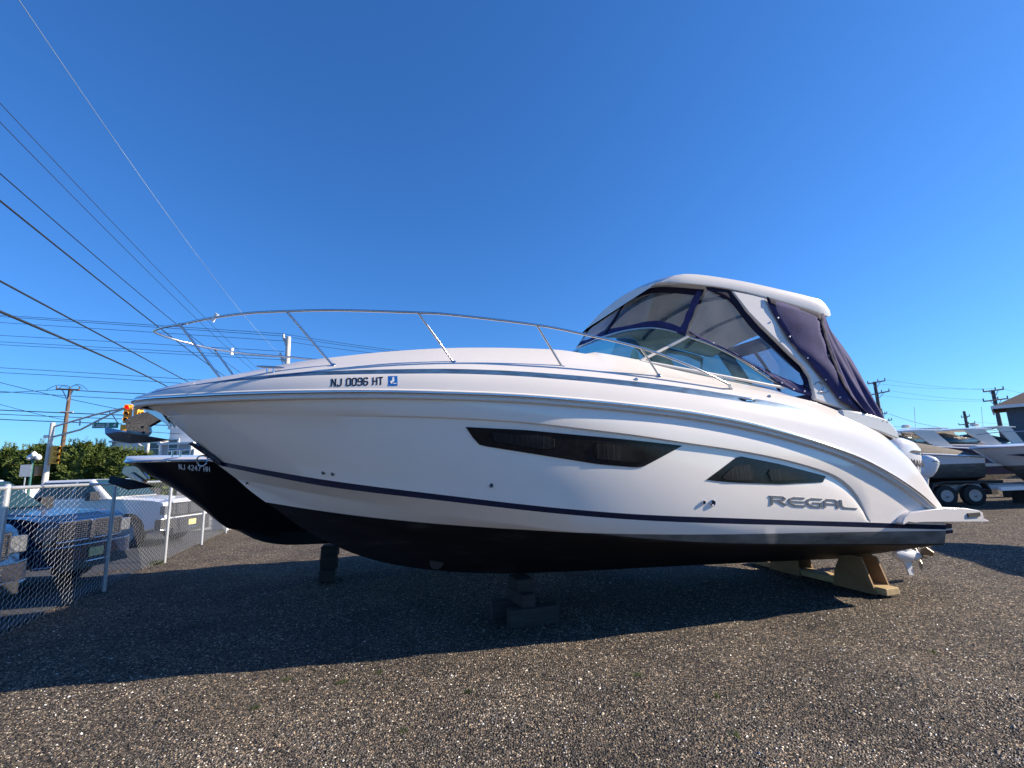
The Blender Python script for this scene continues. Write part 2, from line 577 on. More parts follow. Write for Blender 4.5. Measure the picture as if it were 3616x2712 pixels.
def gravel_mat():
    m, nt, b = new_mat('dark_gravel')
    tc = nt.nodes.new('ShaderNodeTexCoord')
    P = tc.outputs['Object']
    v1 = nt.nodes.new('ShaderNodeTexVoronoi')
    v1.inputs['Scale'].default_value = 62
    nt.links.new(P, v1.inputs['Vector'])
    r = nt.nodes.new('ShaderNodeValToRGB')
    cr = r.color_ramp
    st = [(0, (.02, .019, .019)), (.25, (.05, .046, .042)), (.5, (.085, .075, .066)), (.7, (.125, .105, .086)), (.85, (.21, .165, .12)), (.95, (.33, .29, .23)), (.985, (.55, .52, .47))]
    while len(cr.elements) < len(st):
        cr.elements.new(.5)
    for e, (p, c) in zip(cr.elements, st):
        e.position = p
        e.color = (*c, 1)
    cr.interpolation = 'CONSTANT'
    sp = nt.nodes.new('ShaderNodeSeparateColor')
    nt.links.new(v1.outputs['Color'], sp.inputs[0])
    nt.links.new(sp.outputs[0], r.inputs[0])
    n2, r2 = noise_ramp(nt, .9, [(.3, (.95, .92, .9)), (.7, (1.75, 1.62, 1.45))], detail=9)
    mul = nt.nodes.new('ShaderNodeMix')
    mul.data_type = 'RGBA'
    mul.blend_type = 'MULTIPLY'
    mul.inputs[0].default_value = 1
    nt.links.new(r.outputs[0], mul.inputs[6])
    nt.links.new(r2.outputs[0], mul.inputs[7])
    nt.links.new(mul.outputs[2], b.inputs['Base Color'])
    b.inputs['Roughness'].default_value = .9
    b.inputs['Specular IOR Level'].default_value = .2
    bp = nt.nodes.new('ShaderNodeBump')
    bp.inputs['Strength'].default_value = 1.0
    bp.inputs['Distance'].default_value = .02
    v2 = nt.nodes.new('ShaderNodeTexVoronoi')
    v2.inputs['Scale'].default_value = 62
    nt.links.new(P, v2.inputs['Vector'])
    n3 = nt.nodes.new('ShaderNodeTexNoise')
    n3.inputs['Scale'].default_value = 25
    n3.inputs['Detail'].default_value = 6
    nt.links.new(P, n3.inputs['Vector'])
    hgt = mth(nt, 'ADD', mth(nt, 'MULTIPLY', v2.outputs['Distance'], -1.0), mth(nt, 'MULTIPLY', n3.outputs[0], 1.2))
    nt.links.new(hgt, bp.inputs['Height'])
    nt.links.new(bp.outputs[0], b.inputs['Normal'])
    return m


MT['gravel'] = gravel_mat()
xs = np.concatenate([np.linspace(-900, -40, 8), np.linspace(-36, -14, 10), np.arange(-13, 16, .16), np.linspace(17, 40, 10), np.linspace(60, 900, 8)])
ys = np.concatenate([np.linspace(-300, -5, 5), np.arange(0, 22, .16), np.linspace(23, 45, 10), np.linspace(60, 1500, 9)])
GX, GY = np.meshgrid(xs, ys)
GZ = gh(GX, GY)
nv = len(xs)
vv = np.stack([GX.ravel(), GY.ravel(), GZ.ravel()], 1)
ff = [(j * nv + i, j * nv + i + 1, (j + 1) * nv + i + 1, (j + 1) * nv + i) for j in range(len(ys) - 1) for i in range(nv - 1)]
g = mesh_obj('ground', vv, ff, MT['gravel'], smooth=60)
tag(g, kind='structure')

# loose stones lying on the yard ------------------------------------------------
def stones(name, n, area, rmin, rmax, seed):
    r = np.random.default_rng(seed)
    y0, y1 = area
    u = r.random(n)
    y = 1 / (1 / y0 - u * (1 / y0 - 1 / y1))
    x = (r.random(n) * 2 - 1) * (y * 1.12 + .3)
    keep = (x > -7.16 - .345 * (y - 8.58) + .1)
    x, y = x[keep], y[keep]
    n = len(x)
    rad = rmin + (rmax - rmin) * r.random(n) ** 2.6
    base = np.array([(1, 0, 0), (-.5, .87, 0), (-.5, -.87, 0), (.35, .2, .62), (-.3, .25, .7), (.1, -.45, .6)], float)
    fc = np.array([(0, 1, 4), (0, 4, 3), (1, 2, 5), (1, 5, 4), (2, 0, 3), (2, 3, 5), (3, 4, 5)])
    ang = r.random(n) * 2 * pi
    V = base[None] * (1 + .5 * (r.random((n, 6, 3)) - .5))
    sx = 1 + .5 * (r.random(n) - .4)
    V[:, :, 0] *= sx[:, None]
    V[:, :, 2] *= (.6 + .6 * r.random(n))[:, None]
    c, s_ = np.cos(ang), np.sin(ang)
    X = V[:, :, 0] * c[:, None] - V[:, :, 1] * s_[:, None]
    Y = V[:, :, 0] * s_[:, None] + V[:, :, 1] * c[:, None]
    Z = V[:, :, 2]
    X = X * rad[:, None] + x[:, None]
    Y = Y * rad[:, None] + y[:, None]
    Z = Z * rad[:, None] + (gh(x, y) - rad * .12)[:, None]
    vs = np.stack([X, Y, Z], 2).reshape(-1, 3).astype(np.float32)
    F = (fc[None] + (np.arange(n) * 6)[:, None, None]).reshape(-1, 3).astype(np.int32)
    me = bpy.data.meshes.new(name)
    me.vertices.add(len(vs))
    me.vertices.foreach_set('co', vs.ravel())
    me.loops.add(F.size)
    me.loops.foreach_set('vertex_index', F.ravel())
    me.polygons.add(len(F))
    me.polygons.foreach_set('loop_start', np.arange(0, F.size, 3, dtype=np.int32))
    me.polygons.foreach_set('loop_total', np.full(len(F), 3, dtype=np.int32))
    pal = np.array([(.022, .022, .024), (.04, .038, .036), (.06, .055, .05), (.085, .075, .065), (.11, .092, .075), (.16, .125, .09), (.22, .15, .095), (.30, .26, .2), (.62, .59, .54)])
    pal = pal * .72 + pal.mean(1, keepdims=True) * .28 * np.array([[1.04, 1.0, .97]])
    pr = np.array([.15, .2, .21, .17, .12, .07, .035, .03, .017])
    idx = r.choice(len(pal), n, p=pr / pr.sum())
    cols = np.minimum(pal[idx] * (1.45 + 1.3 * r.random((n, 1)) ** 1.5), .8)
    patch = 1 + .28 * np.sin(x * .9 + 1.7 * np.sin(y * .7)) * np.cos(y * 1.1 - .5 * x) + .18 * np.sin(x * 2.7 + y) * np.sin(y * 2.3 - x * .8 + 1)
    cols = np.minimum(cols * patch[:, None], .85)
    rgba = np.ones((n, 6, 4), np.float32)
    rgba[:, :, :3] = cols[:, None, :]
    ca = me.color_attributes.new('stone', 'FLOAT_COLOR', 'POINT')
    ca.data.foreach_set('color', rgba.ravel())
    me.update()
    me.validate()
    m, nt, b = new_mat('loose_stone_' + name)
    a = nt.nodes.new('ShaderNodeAttribute')
    a.attribute_name = 'stone'
    nt.links.new(a.outputs['Color'], b.inputs['Base Color'])
    b.inputs['Roughness'].default_value = .85
    b.inputs['Specular IOR Level'].default_value = .25
    me.materials.append(m)
    o = bpy.data.objects.new(name, me)
    COL.objects.link(o)
    return o


s1 = stones('gravel', 230000, (1.7, 15), .0045, .0125, 3)
tag(s1, 'loose grey and tan gravel scattered over the boatyard ground', 'gravel', kind='stuff')

s2 = stones('larger_gravel', 5200, (1.7, 11), .010, .021, 9)
tag(s2, 'larger stones lying loose among the finer gravel', 'gravel', kind='stuff')
V, F = [], []
for (px, py) in [(1195, 2410), (1215, 2402), (2530, 2445), (1010, 2395), (1340, 2372), (1420, 2570), (900, 2500), (2600, 2600), (3300, 2300), (2250, 2380), (775, 1878), (780, 1876), (548, 1992), (560, 1985), (540, 1990), (1650, 2440)]:
    d = RT * (px - 1808) / FPX - UP * (py - 1356) / FPX + fwd
    t = -CAM_H / d[2]
    cx, cy = d[0] * t, d[1] * t
    big = 3.2 if cy > 10 else 1.
    for k in range(34):
        a = random.random() * 2 * pi
        rr = random.random() * .045 * big
        h = (.012 + .03 * random.random()) * big
        x, y = cx + rr * cos(a), cy + rr * sin(a)
        z = float(gh(x, y))
        l = .02 * big
        b_ = len(V)
        V += [(x - .003 * big, y, z), (x + .003 * big, y, z), (x + l * cos(a * 3), y + l * sin(a * 3), z + h)]
        F.append((b_, b_ + 1, b_ + 2))
MT['weed'] = mat('small_weed', (.12, .15, .03), .7, var=.4, scale=20)
tag(mesh_obj('weeds', V, F, MT['weed']), 'tiny yellow green weeds sprouting here and there in the gravel', 'weeds', kind='stuff')

# asphalt lot beyond the fence
mb = MB()
mb.add([(-60, -5, .006), (-2.7, -5, .006), (-10.6, 18, .006), (-40, 18, .006), (-120, 60, .006), (-120, -5, .006)], [(0, 1, 2, 3, 4, 5)])
MT['asphalt'] = mat('asphalt', (.05, .05, .052), .9, var=.25, scale=1.2, bump=.5, bscale=120)
tag(mb.build('parking_lot', MT['asphalt']), kind='structure')

# ------------------------------------------------------------------ THE CRUISER
ALPHA = atan(.283)
boat = empty('motor_cruiser', (-4.12, 5.23, 0), ALPHA)
tag(boat, 'large white cabin cruiser with navy stripes, hardtop and navy canvas, propped on timber blocks', 'boat')


def hbf(X0, L, W, p, q, aft=7.5, k=.008):
    def f(X):
        u = min(max((X - X0) / L, 0), 1)
        return W * (1 - (1 - u) ** p) ** q - (k * max(0, X - aft) ** 2)
    return f


hb_rub = hbf(-.06, 6, 1.64, 2.4, .58)
hb_knu = hbf(.22, 5.8, 1.62, 2.2, .62, k=.006)
hb_st = hbf(.76, 6.1, 1.57, 2.2, .85, k=.004)
hb_chi = hbf(.963, 5.9, 1.49, 2.0, 1.0, k=0)

z_keel = crv([.963, 1.1, 1.27, 1.454, 1.63, 2.006, 2.262, 2.588, 2.921, 3.439, 4.166, 5.35, 6.43, 8.38, 9.6], [1.831, 1.70, 1.562, 1.42, 1.275, 1.042, .91, .788, .70, .602, .52, .455, .41, .322, .262])
z_chi = crv([0.963, 1.42, 2.28, 3.02, 4.05, 4.77, 5.26, 5.75, 6.46, 7.2, 8.72, 9.6], [1.831, 1.738, 1.563, 1.424, 1.243, 1.123, 1.051, 0.989, 0.919, 0.862, 0.75, 0.69])
z_s0 = crv([0.76, 1.38, 1.99, 3.16, 4.45, 5.22, 6.42, 7.16, 8.67, 9.6], [1.995, 1.852, 1.723, 1.54, 1.348, 1.255, 1.146, 1.086, 0.955, 0.877])
z_s1 = crv([0.75, 1.37, 1.99, 3.16, 4.45, 5.22, 6.42, 7.16, 8.67, 9.6], [2.04, 1.912, 1.79, 1.6, 1.406, 1.315, 1.209, 1.144, 1.018, 0.936])
z_kn = crv([0.2, 0.29, 0.69, 1.45, 2.14, 3.13, 3.83, 4.74, 5.22, 5.72, 6.45, 7.03, 7.53, 7.83, 8.03, 8.18, 8.255, 8.29, 8.3], [2.54, 2.53, 2.502, 2.463, 2.424, 2.372, 2.318, 2.206, 2.142, 2.065, 1.957, 1.85, 1.729, 1.633, 1.517, 1.36, 1.2, 1.1, 1.06])
z_rub = crv([-.06, .6, 1.48, 2.55, 3.1, 3.8, 4.73, 5.22, 5.75, 6.48, 7.06, 7.68, 8.21, 8.65, 8.97, 9.19, 9.37, 9.5, 9.62],
            [2.70, 2.667, 2.652, 2.63, 2.61, 2.577, 2.507, 2.461, 2.402, 2.29, 2.165, 2.004, 1.828, 1.63, 1.453, 1.309, 1.159, 1.06, .99])
XE = 9.6
XJ = 3.4


def st_x(x0, v):
    """station position of a row that starts at x0 on the stem"""
    if v <= 1:
        return x0 + (XJ - x0) * v ** 1.7
    return XJ + (XE - XJ) * (v - 1)


VS = list(np.linspace(0, 1, 30)) + list(1 + np.concatenate([np.linspace(0, .70, 32)[1:], np.linspace(.70, .80, 16)[1:], np.linspace(.80, 1, 16)[1:]]))


def inset(X):
    return .012 + .026 * min(1, max(0, (X - 1) / 4))


def hull_columns():
    cols = []
    for v in VS:
        c = []
        # bottom: keel row follows the stem
        xk = st_x(.963, v)
        xc = st_x(.963, v)
        c.append((xk, 0., z_keel(xk)))
        yc, zc, zk = hb_chi(xc), z_chi(xc), z_keel(xk)
        for t in (.3, .55):
            c.append((xk, yc * t, zk + (zc - zk) * (t + .10 * sin(pi * t) * min(1, max(0, (4.5 - xk) / 3)))))
        # small lifting strake
        t = .57
        c.append((xk, yc * t, zk + (zc - zk) * t * .985 - .0 + (.10 * sin(pi * t) * min(1, max(0, (4.5 - xk) / 3))) * (zc - zk)))
        t = .93
        c.append((xk, yc * t, zk + (zc - zk) * t))
        c.append((xc, yc, zc - .012 * min(1, v)))
        c.append((xc, yc + .012 * min(1, v * 2), zc))
        x0 = st_x(.765, v)
        c.append((x0, hb_st(x0), z_s0(x0)))
        x1 = st_x(.75, v)
        y1 = hb_st(x1) + .01 * min(1, v * 2)
        z1 = z_s1(x1)
        c.append((x1, y1, z1))
        xk2 = st_x(.22, v)
        zk2 = z_kn(xk2)
        xr = st_x(-.06 + .16, v)
        yr, zr = hb_rub(xr - .1 * (1 - min(v, 1))) - .045 * min(1, v * 4), z_rub(xr) - .055
        if xk2 >= 8.30:
            zk2 = z1 + .004
        yk = hb_knu(xk2)
        # outer skin line between stripe and rub rail
        tt = (zk2 - z1) / max(zr - z1, 1e-3)
        if xk2 > 7.0:
            w_ = min(1, (xk2 - 7.0) / 1.2)
            ylin = y1 + (yr - y1) * tt
            yk = yk * (1 - w_) + ylin * w_
        ins = inset(xk2) * min(1, v * 3)
        if xk2 >= 8.30:
            ins = 0
        for t in (.25, .5, .75):
            xx = x1 + (xk2 - x1) * t
            yy = y1 + (yk - y1) * t - ins * t ** 1.5 + (.0 if xk2 > 8.24 else .012 * sin(pi * t))
            c.append((xx, max(yy, 0), z1 + (zk2 - z1) * t))
        c.append((xk2, max(yk - ins, 0), zk2 - .006))
        c.append((xk2, yk, zk2 + .008))
        for t in (.33, .66):
            c.append((xk2 + (xr - xk2) * t, yk + (yr - yk) * t + .012 * sin(pi * t) * min(1, v * 3), zk2 + .008 + (zr - zk2 - .008) * t))
        c.append((xr, max(yr, 0), zr))
        cols.append(c)
    return cols


HC = hull_columns()
NR = len(HC[0])
mb = MB()
for side in (-1, 1):
    rows = [[(p[0], side * p[1], p[2]) for p in c] for c in HC]
    n0 = len(mb.f)
    mb.grid(rows, flip=(side < 0))
    k = 0
    for i in range(len(rows) - 1):
        for j in range(NR - 1):
            if j == 7:
                mb.mi[n0 + k] = 1
            k += 1
# transom
last = HC[-1]
tv = [(p[0], -p[1], p[2]) for p in last] + [(p[0], p[1], p[2]) for p in reversed(last)]
mb.add(tv, [tuple(range(len(tv)))])
PAINT = list(np.polyfit([.8, 1.27, 1.62, 2.27, 3.06, 3.86, 4.53, 5.33, 6.56, 7.3, 8.9, 9.6], [1.66, 1.562, 1.486, 1.39, 1.283, 1.20, 1.145, 1.10, 1.03, .988, .905, .865], 4)[::-1])
MT['hull'] = hull_mat('hull_gelcoat', (.84, .785, .725), PAINT, rough=.12,
                      chine=list(np.polyfit(np.linspace(4.6, 9.6, 30), [z_chi(float(q)) + .004 for q in np.linspace(4.6, 9.6, 30)], 4)[::-1]))
hull = mb.build('hull', [MT['hull'], MT['navy']], boat, smooth=28)

# side surface lookup for things fixed to the topsides
_SX = np.array([[p[0] for p in c] for c in HC])
_SY = np.array([[p[1] for p in c] for c in HC])
_SZ = np.array([[p[2] for p in c] for c in HC])


def hullY(X, Z):
    """half width of the port side at X, Z"""
    best = []
    for j in range(5, NR - 1):
        zj = np.interp(X, _SX[:, j], _SZ[:, j])
        yj = np.interp(X, _SX[:, j], _SY[:, j])
        best.append((zj, yj))
    zs = np.array([b[0] for b in best])
    yy = np.array([b[1] for b in best])
    return float(np.interp(Z, zs, yy))


def onhull(off=0.):
    return lambda X, Z: (X, -(hullY(X, Z) + off), Z)


# dark protective plate climbing the stem, and the bow eye
mb = MB()
pl = [(.46, 2.245), (.60, 2.139), (.77, 2.0), (.84, 1.975), (.78, 2.06), (.62, 2.19), (.52, 2.25)]
for s in (-1, 1):
    mb.prism(pl, lambda a, b: (a - .012, s * (.0), b - .004), lambda a, b: (a + .0, s * (max(.012, hullY(a + .03, b) + .012)), b))
mb.build('stem_guard', MT['navy'], boat)
mb = MB()
ring = [(.60 + .055 * cos(t), -.0 + .02 * sin(t * 2), 2.045 + .06 * sin(t)) for t in np.linspace(0, 2 * pi, 21)]
mb.tube(ring, .009, 8, cap=False)
mb.tube([(.655, 0, 2.05), (.72, 0, 2.04)], .014, 8)
mb.build('bow_eye', MT['chrome'], boat, smooth=50)

# ------------------------------------------------------------------ deck moulding
z_sb = crv([-.04, .24, .73, 1.17, 2.0, 3.12, 3.7, 4.45, 5.28, 6.0, 6.6, 7.18, 7.7, 8.16, 8.6, 8.95, 9.2, 9.4, 9.5, 9.62],
           [2.725, 2.752, 2.786, 2.805, 2.83, 2.827, 2.81, 2.763, 2.69, 2.612, 2.54, 2.456, 2.36, 2.26, 2.12, 1.965, 1.80, 1.56, 1.38, 1.2])
z_st = crv([-.03, .24, .72, 1.16, 2.0, 3.12, 3.7, 4.48, 5.32, 6.05, 6.65, 7.24, 7.7, 8.2, 8.6, 9.0, 9.2, 9.4, 9.5, 9.62],
           [2.735, 2.775, 2.806, 2.841, 2.88, 2.888, 2.873, 2.829, 2.762, 2.690, 2.612, 2.525, 2.43, 2.30, 2.18, 2.03, 1.86, 1.61, 1.42, 1.24])
z_sh = crv([-.02, .31, .92, 1.5, 2.07, 2.7, 3.3, 4.2, 5.55, 6.82, 7.4, 7.85, 8.3, 8.7, 9.0, 9.2, 9.4, 9.5, 9.62],
           [2.76, 2.82, 2.88, 2.935, 2.963, 2.984, 2.99, 2.965, 2.873, 2.725, 2.655, 2.58, 2.45, 2.30, 2.15, 1.96, 1.70, 1.48, 1.28])
z_cab = crv([-.02, .5, 1.0, 1.35, 1.63, 2.08, 2.7, 3.4, 4.0, 4.5, 4.9, 5.5, 5.9, 6.5, 7.15, 7.55, 8.0, 8.4, 9.0, 9.62],
            [2.765, 2.86, 2.93, 3.0, 3.06, 3.125, 3.20, 3.245, 3.255, 3.25, 3.20, 3.12, 3.04, 2.94, 2.84, 2.77, 2.62, 2.40, 2.12, 1.3])
DV = list(np.linspace(0, 1, 26)) + list(1 + np.linspace(0, 1, 70)[1:])


def deck_cols():
    cols = []
    for v in DV:
        X = st_x(-.10, v)
        if X > 9.62:
            X = 9.62
        W = max(hb_rub(X + .035 * (1 - min(1, v))), .0) if v > 0 else 0.
        f = min(1, v * 5)
        c = []
        zr, zb, zt, zs, zc = z_rub(X), z_sb(X), z_st(X), z_sh(X), z_cab(X)
        aftk = min(1, max(0, (9.4 - X) / .8))
        c.append((X, max(W - .008 * f, 0), zr + .030))
        c.append((X, max(W - .012 * f, 0), zr + .048))
        ymid = W * .985 - .008 * f
        c.append((X, max(ymid, 0), zr + .5 * (zb - zr)))
        c.append((X, max(W * .972 - .018 * f, 0), zr + .85 * (zb - zr)))
        c.append((X, max(W * .965 - .03 * f, 0), zb))
        c.append((X, max(W * .945 - .05 * f, 0), zt))
        ysh = max(W * .90 - .085 * f, 0)
        c.append((X, ysh + .008 * f, zs - .012))
        c.append((X, ysh - .01 * f, zs))
        yw = ysh * .93 - .02 * f
        kk = min(1, max(0, (X - .6) / 2.0))
        yw = ysh - (.06 + .05 * kk) * f
        c.append((X, max(yw, 0), zs + .006 + .25 * max(0, zc - zs)))
        yc = max(yw - (.05 + .05 * kk) * f, 0)
        c.append((X, yc, zs + .8 * (zc - zs)))
        if X < 5.0:
            t = 1.
            c.append((X, yc * .82, zs + 1.0 * (zc - zs)))
            c.append((X, yc * .45, zs + (zc - zs) * 1.0 + .03 * kk))
            c.append((X, 0., zs + (zc - zs) * 1.0 + .045 * kk))
        elif X < 8.35:
            k = min(1, (X - 5.0) / .5)
            dash = (zc + .04) * (1 - k) + 2.0 * k if X < 6.2 else 2.0
            c.append((X, yc - .05, zc))
            c.append((X, yc - .09, dash if k < 1 else 2.0))
            c.append((X, 0., dash if k < 1 else 2.0))
        else:
            zz = zc - .02
            c.append((X, yc - .05, zc - .01))
            c.append((X, .6, zz))
            c.append((X, 0., zz))
        cols.append(c)
    return cols


DCOL = deck_cols()
ND = len(DCOL[0])
mb = MB()
for side in (-1, 1):
    rows = [[(p[0], side * p[1], p[2]) for p in c] for c in DCOL]
    n0 = len(mb.f)
    mb.grid(rows, flip=(side < 0))
    k = 0
    for i in range(len(rows) - 1):
        for j in range(ND - 1):
            X = DCOL[i][0][0]
            if j == 4 and .2 < X < 9.25:
                mb.mi[n0 + k] = 1
            k += 1
last = DCOL[-1]
tv = [(p[0], -p[1], p[2]) for p in last] + [(p[0], p[1], p[2]) for p in reversed(last)]
mb.add(tv, [tuple(range(len(tv)))])
deck = mb.build('deck', [MT['gel'], MT['stripe']], boat, smooth=30)

_DX = np.array([c[0][0] for c in DCOL])
_DY = np.array([[p[1] for p in c[:9]] for c in DCOL])
_DZ = np.array([[p[2] for p in c[:9]] for c in DCOL])


def deckY(X, Z):
    zs = np.array([np.interp(X, _DX, _DZ[:, j]) for j in range(9)])
    yy = np.array([np.interp(X, _DX, _DY[:, j]) for j in range(9)])
    return float(np.interp(Z, zs, yy))


# rub rail: white vinyl extrusion with a stainless insert
for side in (-1, 1):
    mbv, mbs = MB(), MB()
    pth = []
    for v in np.concatenate([np.linspace(0, 1, 40), 1 + np.linspace(0, .962, 72)[1:]]):
        X = st_x(-.10, v)
        W = hb_rub(X + .035 * (1 - min(1, v))) if v > 0 else 0.
        pth.append((X, W, z_rub(X)))
    rv, rs = [], []
    for i, (X, W, Z) in enumerate(pth):
        a = Vector(pth[max(0, i - 1)])
        b = Vector(pth[min(len(pth) - 1, i + 1)])
        t = (b - a).normalized()
        nx = Vector((-t.y, t.x, 0)).normalized()           # outward for the mirrored half plan
        if i == 0:
            nx = Vector((-1, 0, 0))
        up_ = t.cross(nx)
        if up_.z < 0:
            up_ = -up_
        P = Vector((X, W, Z))
        prof = [(-.05, .040), (-.002, .034), (.016, .022), (.020, .0), (.014, -.020), (.002, -.030), (.004, -.048), (-.004, -.060), (-.06, -.064)]
        rv.append([P + nx * q[0] + up_ * q[1] for q in prof])
        prof2 = [(.012, .016), (.026, .013), (.034, .004), (.034, -.004), (.026, -.013), (.012, -.016)]
        rs.append([P + nx * q[0] + up_ * q[1] for q in prof2])
    f = lambda rr: [[(p.x, side * p.y, p.z) for p in r] for r in rr]
    mbv.grid(f(rv), flip=(side > 0))
    mbs.grid(f(rs), flip=(side > 0))
    mbv.add(f(rv)[-1], [tuple(range(len(rv[-1])))])
    mbs.add(f(rs)[-1], [tuple(range(len(rs[-1])))])
    rr = mbv.build('rub_rail', MT['gel2'], boat, smooth=40)
    mbs.build('chrome_insert', MT['chrome'], rr, smooth=40)
    if side < 0:
        for k in range(3, len(pth) - 2, 4):
            if k > 100:
                break
            sc = MB()
            p = pth[k]
            sc.lathe([(.008, 0), (.006, .004)], (p[0], -(p[1] + .033), p[2]), 'Y', 6)
            sc.build('rail_screw', MT['dark'] if k < 44 else MT['white'], rr)

# registration numbers and sticker
def decktext(X0, Z0, X1, Z1, h, hz):
    L = X1 - X0

    def fn(u, v, d):
        X = X0 + u * h
        Z = Z0 + (Z1 - Z0) * (u * h / L) + v * hz
        return (X, -(deckY(X, Z) + .0022 + d), Z)
    return fn


mb = MB()
lettering(mb, 'NJ 0096 HT', decktext(2.07, 2.703, 2.55, 2.711, .078, .078), .70, .47, .15, depth=.0012)
mb.build('registration_number', MT['black_ink'], boat)
mb = MB()
cs = [(2.61, 2.694), (2.70, 2.694), (2.70, 2.802), (2.61, 2.802)]
mb.prism(cs, lambda a, b: (a, -(deckY(a, b) + .001), b), lambda a, b: (a, -(deckY(a, b) + .003), b))
stk = mb.build('registration_sticker', MT['sticker'], boat)
mb = MB()
nj = [(.52, .93), (.66, .86), (.62, .72), (.7, .6), (.6, .42), (.42, .3), (.34, .18), (.24, .3), (.2, .42), (.36, .55), (.44, .66), (.4, .78)]
q = lambda u, v: (2.61 + u * .09, 2.694 + v * .108)
mb.prism([q(*p) for p in nj], lambda a, b: (a, -(deckY(a, b) + .0032), b), lambda a, b: (a, -(deckY(a, b) + .0045), b))
mb.prism([q(*p) for p in [(.5, .2), (.9, .2), (.9, .28), (.5, .28)]], lambda a, b: (a, -(deckY(a, b) + .0032), b), lambda a, b: (a, -(deckY(a, b) + .0045), b))
mb.build('state_outline', MT['white_ink'], stk)

# brand lettering in chrome on the quarter
mb = MB()
LX0, LX1 = 6.857, 8.095


def bfn(u, v, d):
    tt = u / 6.35
    X = LX0 + (LX1 - LX0) * tt
    Z = 1.342 - .118 * tt + v * .088
    return (X, -(hullY(X, Z) + .001 + d), Z)


lettering(mb, 'REGAL', bfn, 1.32, 1.02, .18, WIDE, depth=.008)
mb.build('brand_lettering', MT['letter'], boat)


# hull windows
def rounded(poly, r, n=3):
    out = []
    N = len(poly)
    for i in range(N):
        p = Vector(poly[i])
        a = (Vector(poly[i - 1]) - p)
        b = (Vector(poly[(i + 1) % N]) - p)
        rr = min(r, a.length * .45, b.length * .45)
        pa, pb = p + a.normalized() * rr, p + b.normalized() * rr
        for k in range(n + 1):
            t = k / n
            out.append(tuple((pa * (1 - t) ** 2 + p * 2 * t * (1 - t) + pb * t * t)))
    return out


def densify(poly, step):
    out = []
    for i in range(len(poly)):
        a, b = Vector(poly[i]), Vector(poly[(i + 1) % len(poly)])
        n = max(1, int((b - a).length / step))
        for k in range(n):
            out.append(tuple(a + (b - a) * k / n))
    return out


def hull_window(outline, panes, name='hull_window', curt=()):
    """frame plate following the hull, panes slightly proud with curtains behind"""
    from mathutils.geometry import tessellate_polygon
    fr = empty  # noqa
    def slab(poly, o0, o1, name, m, parent, step=.12):
        # column-wise mesh so that the plate follows the curved side
        xs_ = [p[0] for p in poly]
        x0, x1 = min(xs_), max(xs_)
        n = max(2, int((x1 - x0) / step))
        P = [Vector(p) for p in poly]
        top, bot = [], []
        for i in range(n + 1):
            X = x0 + (x1 - x0) * (i / n)
            X = min(max(X, x0 + 1e-4), x1 - 1e-4)
            zz = []
            for k in range(len(P)):
                a, b = P[k], P[(k + 1) % len(P)]
                if (a.x - X) * (b.x - X) <= 0 and abs(a.x - b.x) > 1e-9:
                    zz.append(a.y + (b.y - a.y) * (X - a.x) / (b.x - a.x))
            if not zz:
                continue
            bot.append((X, min(zz)))
            top.append((X, max(zz)))
        mb = MB()
        rows = []
        for (X, zb), (_, zt) in zip(bot, top):
            o = lambda Z, d: (X, -(hullY(X, Z) + d), Z)
            zm = [zb + (zt - zb) * t for t in (0, .33, .66, 1)]
            rows.append([o(zb, o0)] + [o(Z, o1) for Z in zm] + [o(zt, o0)])
        mb.grid(rows, flip=False)
        mb.add(rows[0], [tuple(range(6))])
        mb.add(rows[-1], [tuple(reversed(range(6)))])
        return mb.build(name, m, parent, smooth=30)
    w_ = slab(outline, -.02, .008, name, MT['darkglass'], boat, .07)
    for (pp, cc) in panes:
        pp = rounded(pp, .05)
        pane = slab(pp, .009, .020, 'window_pane', MT['pane'], w_, .05)
        for (xa, xb) in cc:
            # curtain pleats between plate and pane
            mb = MB()
            rows = []
            X = xa
            i = 0
            zz = lambda X, f: f([p[1] + (0) for p in pp])
            while X < xb:
                P = [Vector(p) for p in pp]
                zl = []
                for k in range(len(P)):
                    a, b = P[k], P[(k + 1) % len(P)]
                    if (a.x - X) * (b.x - X) <= 0 and abs(a.x - b.x) > 1e-9:
                        zl.append(a.y + (b.y - a.y) * (X - a.x) / (b.x - a.x))
                if len(zl) >= 2:
                    d = .0105 + .006 * (.5 + .5 * sin(i * 1.9)) if i % 2 else .0095
                    zb, zt = min(zl) + .008, max(zl) - .008
                    rows.append([(X, -(hullY(X, zb) + d), zb), (X, -(hullY(X, zt) + d), zt)])
                X += .011 + .004 * sin(i * 2.3)
                i += 1
            if len(rows) > 2:
                mb.grid(rows)
                mb.build('curtain', MT['curtain'], w_)
    return w_


hull_window([(3.381, 2.276), (4.0, 2.23), (4.411, 2.183), (5.08, 2.112), (5.774, 2.029), (5.274, 1.815), (5.188, 1.808), (4.77, 1.855), (4.091, 1.981), (3.534, 2.085), (3.485, 2.121)],
            [([(3.62, 2.225), (4.25, 2.165), (4.33, 2.11), (4.28, 2.025), (4.15, 2.025), (3.68, 2.115), (3.62, 2.15)], [(3.66, 4.3)]),
             ([(4.705, 2.09), (5.56, 1.985), (5.28, 1.865), (5.18, 1.86), (4.71, 1.915)], [(4.75, 5.02)])])
hull_window([(6.032, 1.648), (6.492, 1.898), (7.076, 1.785), (7.737, 1.623), (7.68, 1.556), (7.039, 1.558), (6.45, 1.597), (6.2, 1.622)],
            [([(6.22, 1.665), (6.40, 1.785), (6.66, 1.80), (6.66, 1.612), (6.28, 1.632)], [(6.24, 6.64)]),
             ([(6.84, 1.74), (7.02, 1.735), (7.45, 1.64), (7.40, 1.597), (6.86, 1.60)], [(6.88, 7.05)])])

